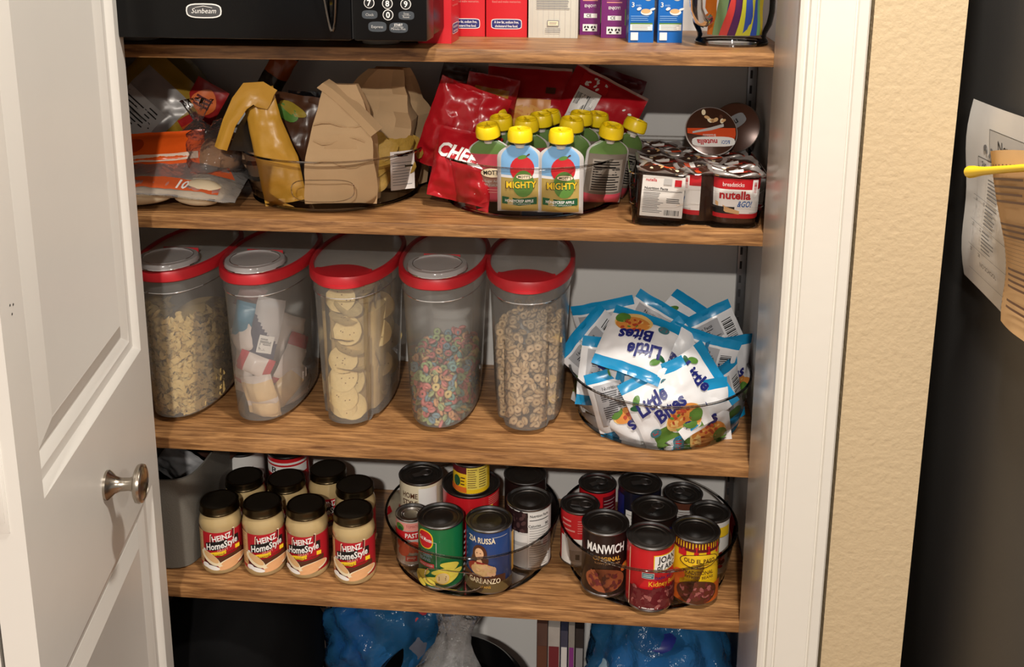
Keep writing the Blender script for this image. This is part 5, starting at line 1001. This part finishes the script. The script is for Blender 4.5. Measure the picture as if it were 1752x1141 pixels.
def sauce_variant(kind, seed):
    def fsh(u, v, s, o=0.0):
        t = .030 * (1 - .75 * (v / PHt) ** 1.5); a = max(0.0, 1 - (abs(u) / (PWd / 2)) ** 2.6); b = min(1, v / .012) ** .5 if v < .012 else 1; top = 1 - .0 * v
        w_ = 1 if v < PHt - .02 else 1 - .55 * (max(0.0, v - PHt + .02) / .02) ** 2.2
        n = noise.noise(Vector((u * 45 + seed, v * 45, s * 2 + seed))) * .0012
        return (u * w_, s * (t / 2 * a ** .7 * b + n * a + .0004 + o), v)
    vs = span(0, PHt, 26)
    if kind == 0: mats = [sauce, sky_f, clear_edge, mt('white_foil')]; mi = lambda u, v, s: 2 if abs(u) > .029 or v < .006 else (1 if v > .066 + .006 * math.sin(u * 90) else (3 if v > .056 else 0))
    elif kind == 1: mats = [pink_f, green_f, clear_edge, mt('mauve_film', (150, 110, 96), .3)]; mi = lambda u, v, s: 2 if abs(u) > .030 else (1 if v > .082 else (3 if .03 < v < .06 else 0))
    elif kind == 2: mats = [grey_f, green_f, clear_edge, pink_f]; mi = lambda u, v, s: 2 if abs(u) > .030 else (1 if v > .085 else (3 if v < .02 else 0))
    else: mats = [green_f, sky_f, clear_edge]; mi = lambda u, v, s: 2 if abs(u) > .030 else (1 if v < .03 else 0)
    me = pouch_mesh(fsh, PWd, PHt, mats, mi, 18, vs, 'pouch')
    p = Print(lambda u, v, o: fsh(u, v, -1, o + .0003), .00015, .0006)
    if kind == 0:
        p.ell(.004, .070, .018, .019, RED); p.ell(.004, .0875, .007, .003, GRN, .2); p.band([(.010, .088, .0895), (.013, .090, .092), (.016, .091, .093)], BRN)
        p.ell(.006, .048, .016, .020, GRN); p.ell(.007, .0585, .0125, .0042, MAR); p.ell(.007, .0585, .0118, .0036, CRM); p.txt("MOTT'S", .007, .0567, .0036, K_, bold=.03, wid=.018)
        p.txt('MIGHTY', .003, .0415, .0098, K_, bold=.07, wid=.047, rot=.03); p.txt('MIGHTY', .003, .0419, .0094, YEL, bold=.03, wid=.045, rot=.03)
        p.band([(-.026, .0165, .0275), (0, .015, .0255), (.026, .0165, .0275)], DGRN); p.txt('HONEYCRISP APPLE', 0, .0200, .0042, W_, bold=.02, wid=.042); p.txt('CARROT APPLESAUCE', 0, .0165, .0022, LGR, wid=.034)
    elif kind == 1:
        p.ell(.004, .055, .020, .0085, MAR); p.ell(.004, .055, .0188, .0075, CRM); p.txt("MOTT'S", .004, .0520, .0066, K_, bold=.03, wid=.029); p.txt('No Sugar Added', .0, .040, .004, LGR, wid=.038); p.txt('APPLESAUCE', .0, .0335, .004, LGR, wid=.03); p.lines(-.02, .022, .022, .030, 2, PNK, .001)
    elif kind == 2:
        p.rect(-.024, .024, .024, .076, ink('print_panel', (150, 142, 132))); p.lines(-.022, .026, .022, .074, 12, K_, .0018, .3, seed); p.rect(-.02, .062, .02, .0632, K_)
    return me, (p.mb.mesh('print', p.mats) if p.mats else None)
SV = [sauce_variant(k, k * 3 + 1) for k in range(4)]
cap = MB(); cap.lathe([(.0170, 0), (.0185, .0015), (.0187, .010), (.0172, .0165), (.0162, .0185), (.0148, .0188), (.0140, .0165), (.0136, .0100), (.0060, .0100), (.0056, .0165), (.0001, .0170)], 36)
for k in range(4): a = k * PI / 2 + .3; c, s = math.cos(a), math.sin(a); cap.add([(c * r - s * w, s * r + c * w, z) for r, z in ((.004, .0095), (.0143, .0095), (.0143, .0175), (.004, .0175)) for w in (-.0009, .0009)], [(0, 2, 4, 6), (1, 7, 5, 3), (4, 5, 7, 6), (0, 1, 3, 2)])
cap_me = cap.mesh('cap', ycap, ang=.6); noz_me = MB().lathe([(.0075, 0), (.0075, .004), (.0088, .0045), (.0088, .006), (.0070, .0065), (.0070, .016)], 24).mesh('spout', nozz)
def sauce_pouch(k, label, x, y, rz, tilt=(0, 0), dz=0.0):
    t = thing('applesauce_pouch', label, 'pouch', (x, y + (.001 if y < .06 else .018), PY + (.0015 if y < .06 else .004) + dz), (tilt[0] + (.02 if y < .06 else .16), tilt[1] + (.0 if y < .06 else .10) * math.sin(x * 170 + y * 90), rz), 'yellow-capped pouches'); link('pouch', SV[k][0], t)
    if SV[k][1]: link('print', SV[k][1], t)
    o = link('spout', noz_me, t); o.location = (0, 0, PHt - .003); o = link('cap', cap_me, t); o.location = (0, 0, PHt + .0065)
    return t
sauce_pouch(0, 'apple sauce pouch in front with MIGHTY lettering, left of its twin', -.0385, .0500, .0, (.06, .0))
sauce_pouch(0, 'apple sauce pouch in front with MIGHTY lettering, right of its twin', .0220, .0485, .0, (.06, .0))
sauce_pouch(1, 'berry-red apple sauce pouch with a cream name oval, front left', -.0800, .0760, -.15, (.06, .0))
sauce_pouch(2, 'apple sauce pouch with grey small print, front right', .0790, .0900, .35, (.05, .03))
sauce_pouch(2, 'apple sauce pouch with grey small print at the right rim', .0930, .1250, .75, (.03, .20), .002)
sauce_pouch(1, 'apple sauce pouch whose cap stands highest on the left', -.0880, .1450, .2, (0, .08), .014)
sauce_pouch(3, 'green apple sauce pouch between the highest cap and the front twin', -.0700, .1120, .1, (0, .05), .004)
sauce_pouch(1, 'apple sauce pouch right behind the left front twin', -.0320, .0960, .0, (0, .0), .004)
sauce_pouch(3, 'apple sauce pouch second row, left of the centre', -.0120, .1300, .1, (-.05, .0), .004)
sauce_pouch(1, 'apple sauce pouch farthest back in the centre', .0090, .1780, .0, (0, .0), .002)
sauce_pouch(3, 'apple sauce pouch right behind the right front twin', .0250, .1030, .05, (-.02, .0), .004)
sauce_pouch(2, 'apple sauce pouch second row, right of the centre', .0400, .1400, .2, (-.05, .0), .006)
sauce_pouch(1, 'apple sauce pouch farthest back on the right', .0610, .1780, .1, (0, .0), .0)

# ================================================================ clear bin of chocolate spread packs
nb = thing('clear_bin', 'clear rectangular bin of spread-and-dip packs on the second shelf', 'bin', (0.2205, .152, Z2))
def bin_ring(w, d, z, rec=.011):
    pts = []; r = .016
    def arc(cx, cy, a0, a1): return [(cx + r * math.cos(a), cy + r * math.sin(a)) for a in span(a0, a1, 6)]
    pts += arc(-w + r, -d + r, PI, 1.5 * PI)
    for s in span(0, 1, 8): pts.append((lerp(-w + .062, -w + .080, s), -d + rec * (3 * s * s - 2 * s ** 3)))
    for s in span(0, 1, 8): pts.append((lerp(w - .080, w - .062, s), -d + rec * (1 - (3 * s * s - 2 * s ** 3))))
    pts += arc(w - r, -d + r, 1.5 * PI, 2 * PI); pts += arc(w - r, d - r, 0, .5 * PI); pts += arc(-w + r, d - r, .5 * PI, PI)
    return [(x, y, z) for x, y in pts]
MB().loft([bin_ring(.088, .128, .0008), bin_ring(.092, .132, .004), bin_ring(.0955, .1365, .040), bin_ring(.0975, .1395, .080)], 0, True, False).build('bin_wall', clr, nb, ang=1.0)
rg = bin_ring(.098, .140, .0805); MB().tube(rg + [rg[0]], .0014, 6, caps=False).build('rim', clr_rim, nb)
rg = bin_ring(.089, .129, .0012); MB().tube(rg + [rg[0]], .0009, 6, caps=False).build('base_edge', clr_rim, nb)
for zz in (.034, .056): rg = [p for p in bin_ring(.0958, .137, zz) if p[1] < -.11]; MB().tube(rg, .0005, 5).build('moulded_line', clr, nb)
choc = mt('spread_tub', (44, 26, 20), .2, var=.1); foil_lid = mt('foil_lid_brown', (74, 46, 34), .28, .25, var=.15, scale=60); foil_rim = mt('foil_lid_rim', (206, 200, 196), .3, .6); foil_or = mt('foil_lid_orange', (220, 80, 36), .3, .1)
PW, PD, PZ = .036, .028, .071
def pk_ring(k, z, grow=0.0):
    pts = []
    for j in range(40):
        a = 2 * PI * j / 40; ca, sa = math.cos(a), math.sin(a); x = (PW * k + grow) * math.copysign(abs(ca) ** .55, ca)
        y = (PD * k + grow) * (math.copysign(abs(sa) ** .95, sa) if sa < 0 else math.copysign(abs(sa) ** .3, sa)); pts.append((x, y, z))
    return pts
def pack_parts():
    tub = MB().loft([pk_ring(.90, 0), pk_ring(.94, .003), pk_ring(1.0, PZ - .002), pk_ring(1.0, PZ)], 0, True, True).mesh('tub', choc)
    lid = MB(); W = lambda x, y: .0028 * math.sin(x * 150 + y * 60) + .0020 * math.sin(y * 190 + x * 50)
    def wav(r): return [(x, y, z + W(x, y)) for x, y, z in r]
    rings = [pk_ring(1.0, PZ, .0030), wav(pk_ring(1.0, PZ + .0022, .0040)), wav(pk_ring(1.0, PZ + .0028, .0020)), wav(pk_ring(.93, PZ + .0024)), wav(pk_ring(.5, PZ + .0030)), wav(pk_ring(.1, PZ + .0030))]
    lid = lid.loft(rings, [1, 1, 1, 0, 0], True, True).mesh('foil_lid', [foil_lid, foil_rim], ang=1.5)
    p = Print(lambda u, v, o: (u, v, PZ + .0032 + W(u, v) + o), .00015, .0004); p.band([(-.034, -.008, .002), (-.01, -.014, -.004), (.012, -.017, -.010), (.034, -.014, -.008)], foil_or); p.band([(-.034, .001, .008), (-.012, -.005, .003), (.010, -.011, -.003)], W_); p.txt('nutella', .012, -.0125, .006, RED, wid=.026); p.blobs(-.02, .008, .025, .020, 9, [TAN, CRM], .0035, 3); top = p.mb.mesh('lid_print', p.mats)
    def m(u, v, o):     # wrap on the round front
        k = lerp(.94, 1.0, v / PZ); s_ = max(-.985, min(.985, u / .041)); ca = abs(s_) ** 1.818; return ((PW * k + o) * s_, -(PD * k + o) * math.sqrt(1 - ca * ca) ** .95, v)
    p = Print(m, .00018, .0006); p.rect(-.040, .052, .040, .068, RED); p.rect(-.040, .016, .040, .052, W_); p.rect(-.040, .009, .040, .016, RED); p.rect(-.040, .0155, -.004, .026, K_)
    p.txt('breadsticks', -.008, .0565, .0060, W_, wid=.034); p.txt('nutella', -.004, .038, .0115, RED, bold=.05, wid=.050); p.txt('&GO!', .012, .0265, .0085, ink('go_blue', (30, 90, 160)), bold=.03, shear=.3, wid=.024); p.band([(-.034, .028, .034), (-.018, .018, .026), (.004, .015, .020)], TAN); p.band([(.022, .044, .067), (.0265, .040, .067), (.031, .044, .067)], W_); p.bars(.0245, .048, .0290, .064, 9, RED, 2, False); p.rect(.02, .0175, .034, .0185, LGR)
    front = p.mb.mesh('front_label', p.mats)
    bm = lambda u, v, o: (-u, PD * lerp(.94, 1, v / PZ) + o, v)
    p = Print(bm, .00018, .0006); p.rect(-.031, .005, .031, .066, ink('label_white', (226, 222, 216))); p.txt('nutella', -.018, .0575, .0046, RED, bold=.03, wid=.016); p.txt('Nutrition Facts', -.010, .0455, .0036, K_, bold=.03, wid=.034); p.rect(-.028, .0435, .028, .0442, K_); p.lines(-.028, .010, .002, .042, 13, GRY, .0009, .3, 5); p.lines(.006, .026, .028, .034, 3, K_, .0010, .2, 6); p.bars(.004, .008, .026, .016, 16, K_, 4); p.rect(.016, .052, .026, .062, RED); p.rect(.0, .054, .012, .063, LGR)
    back = p.mb.mesh('back_label', p.mats); return [('tub', tub), ('foil_lid', lid), ('lid_print', top), ('front_label', front), ('back_label', back)]
PK = pack_parts()
def pack(label, x, y, rz, z=Z2 + .005, rot=None):
    t = thing('spread_pack', label, 'snack pack', (x, y, z), rot or (.05 * math.sin(x * 900), .06 * math.sin(y * 700 + x * 300), rz), 'chocolate spread packs')
    for n_, me in PK: link(n_, me, t)
pack('spread pack showing its white nutrition label, front left of the bin', .1690, .0600, PI + .02)
pack('spread pack with its round front label facing out, front right of the bin', .2760, .0530, .06)
pack('spread pack turned edge-on between the two front packs', .2220, .0640, 1.9 + PI)
pack('spread pack behind the nutrition label pack', .1700, .1180, .1)
pack('spread pack in the middle of the second row', .2320, .1300, PI)
pack('spread pack at the door jamb end of the second row', .2820, .1100, .1)
pack('spread pack in the third row by the pouches', .1700, .1760, PI)
pack('spread pack in the third row by the closet wall', .2720, .1750, .0)
pack('spread pack in the third row, middle', .2200, .1900, .2, Z2 + .004)
pack('spread pack at the back of the bin, left', .1700, .2350, .0)
pack('spread pack at the back of the bin, right', .2720, .2380, .0)
# the round pack lying tilted on top
tp = thing('spread_pack', 'round spread pack lying on top with its foil lid upside down', 'snack pack', (.2530, .1720, Z2 + .1140), (-1.0, .0, PI + .1), 'chocolate spread packs')
MB().lathe([(.001, -.030), (.030, -.030), (.036, -.002), (.036, 0)], 40, cap0=True).build('tub', choc, tp)
MB().lathe([(.0400, -.0008), (.0415, 0), (.0400, .0010), (.0002, .0014)], 44, mi=[1, 1, 0], cap0=True).build('foil_lid', [foil_lid, foil_rim], tp)
p = Print(lambda u, v, o: (u, v, .0014 + o), .00015, .0003)
p.band([(u, max(-.005, -math.sqrt(max(0, .0385 ** 2 - u * u))), min(lerp(.010, -.002, (u + .036) / .072) + .006, math.sqrt(max(0, .0385 ** 2 - u * u)))) for u in span(-.038, .038, 24)], foil_or)
p.ell(-.002, .018, .034, .0085, W_, 0, sq=.6); p.txt('nutella', .008, .0145, .0085, RED, bold=.04, wid=.032); p.txt('&GO!', -.021, .0160, .0060, ink('go_blue', (30, 90, 160)), bold=.02, wid=.014); p.txt('Breadsticks', .004, .0055, .0040, W_, wid=.020); p.band([(-.02, -.012, -.007), (0, -.006, -.001), (.03, .001, .004)], LGR); p.blobs(-.026, -.032, .012, -.016, 9, [TAN, CRM, BRN], .0045, 3, lambda u, v: u * u + v * v < .0013); p.build('lid_print', tp)
t2 = thing('spread_pack', 'dark round spread pack tipped behind the upside-down lid', 'snack pack', (.2950, .2150, Z2 + .1130), (-1.15, .25, PI - .3), 'chocolate spread packs')
MB().lathe([(.001, -.030), (.030, -.030), (.036, -.002), (.036, 0)], 40, cap0=True).build('tub', choc, t2); MB().lathe([(.0400, -.0008), (.0415, 0), (.0400, .0010), (.0002, .0014)], 44, mi=[1, 1, 0], cap0=True).build('foil_lid', [foil_lid, mt('foil_lid_dark_rim', (70, 62, 56), .35, .5)], t2)
p = Print(lambda u, v, o: (u, v, .0014 + o), .00015, .0003); p.ell(.005, -.006, .026, .011, GRY, .4, sq=.6); p.txt('nut', .004, -.010, .010, K_, bold=.04, rot=.4); p.build('lid_print', t2)
# ================================================================ below the lowest shelf
bk_f = mt('black_nylon', (5, 5, 6), .8, var=.2, scale=30, spec=.12, bump=.2, bscale=40)
b = thing('black_bag', 'large black bag with small white print under the lowest shelf', 'bag', (-0.555, .150, .001))
lump(MB(), (0, 0, .185), (.148, .145, .186), 41, .10, 36, 26).build('bag', bk_f, b, ang=3)
bmap = lambda u, v, o: (u * math.cos(.5) + .020, -.150 - o - .0 + .35 * (u - .02) ** 2 * 10 + .06 * max(0, (v - .23)) * 8, v)
p = Print(lambda u, v, o: (.055 + u * .82, -.142 - o + .25 * (v - .19) + u * .55, .215 + v + u * .0), .0002, .002); p.txt('LPS', .030, .006, .008, GRY, rot=-.75); p.txt('181', .006, -.002, .010, LGR, rot=-.75); p.txt('1', -.018, -.008, .010, LGR, rot=-.75); p.build('print', b)
bl_film = clear_mat('blue_bag_film', (.22, .48, .78), .2, haze=.45, hazecol=(.05, .26, .55), ior=1.3, bump=1.0, bscale=40)
def crumple(name, label, loc, r, seed, inner=(), amp=.22, mat=None, cat='bag'):
    t = thing(name, label, cat, loc); lump(MB(), (0, 0, r[2]), r, seed, amp, 64, 48, fr=4.2).build('bag_film', mat or bl_film, t, ang=3)
    for nm, c, rr, m in inner: lump(MB(), c, rr, seed + 5, .2, 18, 12).build(nm, m, t, ang=3)
    return t
white_l = mt('white_package', (196, 192, 196), .5, var=.2, scale=30); red_l = mt('red_package', (160, 50, 54), .5, var=.2); gr_l = mt('grey_package', (90, 92, 104), .5, var=.2)
crumple('blue_plastic_bag', 'translucent blue plastic bag next to the black bag', (-0.300, .235, .001), (.120, .080, .172), 51, [('package', (.04, -.01, .19), (.06, .06, .08), gr_l), ('package', (.06, -.03, .24), (.03, .03, .03), red_l), ('package', (.02, -.05, .14), (.05, .03, .05), white_l), ('package', (-.06, 0, .15), (.05, .05, .12), mt('blue_package', (30, 80, 150), .5))])
n_ = MB(); n_.tube([(-.110, -.02, .25), (-.115, -.03, .29), (-.132, -.04, .325), (-.15, -.045, .345)], [.02, .010, .016, .022], 14); o = n_.build('knotted_ear', bl_film, bpy.data.objects['blue_plastic_bag'], ang=3)
crumple('blue_plastic_bag', 'translucent blue plastic bag at the door jamb end', (0.205, .150, .001), (.128, .130, .178), 61, [('package', (-.03, -.02, .2), (.08, .07, .09), mt('pale_blue_package', (150, 180, 200), .5, var=.2)), ('package', (.05, -.02, .18), (.06, .07, .12), white_l), ('package', (-.01, -.055, .30), (.045, .03, .02), NAVY)], .16)
p = Print(lambda u, v, o: (-.055 + u, -.122 - o + (u + .02) * .3 + .25 * (v), .235 + v - u * .7), .0002, .006); p.txt('gya', 0, 0, .016, K_, bold=.02, shear=.3); p.build('print', bpy.data.objects['blue_plastic_bag.001'])
# black roaster pan with a ribbed edge
blkp = mt('black_enamel', (10, 10, 11), .16); pn = thing('roasting_pan', 'round black enamel pan with a ribbed rim under the lowest shelf', 'pan', (-0.160, .085, .001))
MB().lathe([(.001, .0), (.110, .0), (.120, .01), (.128, .150), (.131, .152), (.131, .168), (.137, .170), (.140, .178), (.137, .184), (.130, .186), (.126, .190), (.126, .196), (.122, .199), (.122, .186), (.12, .15), (.001, .14)], 64, cap0=True).build('pan', blkp, pn, ang=.5)
cb = thing('clear_bag', 'clear plastic bag gathered upright over the black pan', 'bag', (-0.165, .065, .200)); mb = MB(); rings = []
for i, (r, z) in enumerate([(.052, .0), (.050, .03), (.042, .06), (.032, .085), (.026, .105), (.026, .125), (.034, .150), (.040, .168)]):
    rings.append([(r * (1 + .22 * math.sin(5 * a + i) + .12 * math.sin(11 * a + 2 * i)) * math.cos(a) + .012 * i * .4, r * .8 * (1 + .22 * math.sin(5 * a + i)) * math.sin(a), z) for a in span(0, 2 * PI * 39 / 40, 39)])
mb.loft(rings, 0, True, False); mb.build('film', clear_mat('crinkled_film', (.95, .95, .95), .10, haze=.22, hazecol=(.9, .9, .9), ior=1.35, bump=1.0, bscale=60), cb, ang=3)
# stack of books/magazines standing upright
cl = [((70, 46, 38), 'brown'), ((150, 144, 138), 'white'), ((46, 48, 66), 'dark blue'), ((120, 116, 110), 'grey-white'), ((26, 22, 22), 'black')]
x = -.012
for i, (c, nm) in enumerate(cl):
    w = (.020, .022, .014, .012, .016)[i]; t = thing('magazine_file', '%s upright magazine in the row under the lowest shelf' % nm, 'magazine', (x + w / 2, .14, .001), (0, 0, 0), 'upright magazines')
    MB().box(-w / 2 + .0005, w / 2 - .0005, 0, .17, 0, .285 - .006 * (i % 3)).build('cover', mt('cover_' + nm.replace(' ', '_').replace('-', '_'), c, .4, var=.2, scale=40), t, bev=.0008)
    MB().box(-w / 2 + .002, w / 2 - .002, -.0006, .0, .03, .24).build('spine_label', [BRN, MAR, LGR, PUR, GRY][i], t); x += w
wb = mt('white_bag', (120, 118, 116), .5, var=.1); lump(MB(), (0, 0, .12), (.06, .09, .12), 71, .15).build('laundry_bundle', wb)
o = bpy.data.objects['laundry_bundle']; o.location = (-.705, .20, .001); tag(o, 'pale grey bundle on the floor beside the black bag', 'bundle')
# packets in the fabric bin
for i, (x, y, z, r, c, lab) in enumerate([(-.640, .130, .585, (.5, .6, .2), (170, 170, 172), 'silvery packet poking out of the fabric bin'), (-.610, .190, .580, (.3, -.5, .4), (70, 46, 38), 'dark brown packet in the fabric bin'), (-.690, .150, .580, (.4, .3, -.3), (120, 116, 112), 'grey packet deep in the fabric bin')]):
    soft('bin_packet', lab, 'packet', (x, y, z - .02), r, .07, .09, .02, [mt('packet_%d' % i, c, .3, .2, var=.1)], 0, 80 + i, .005, group='packets in the fabric bin')
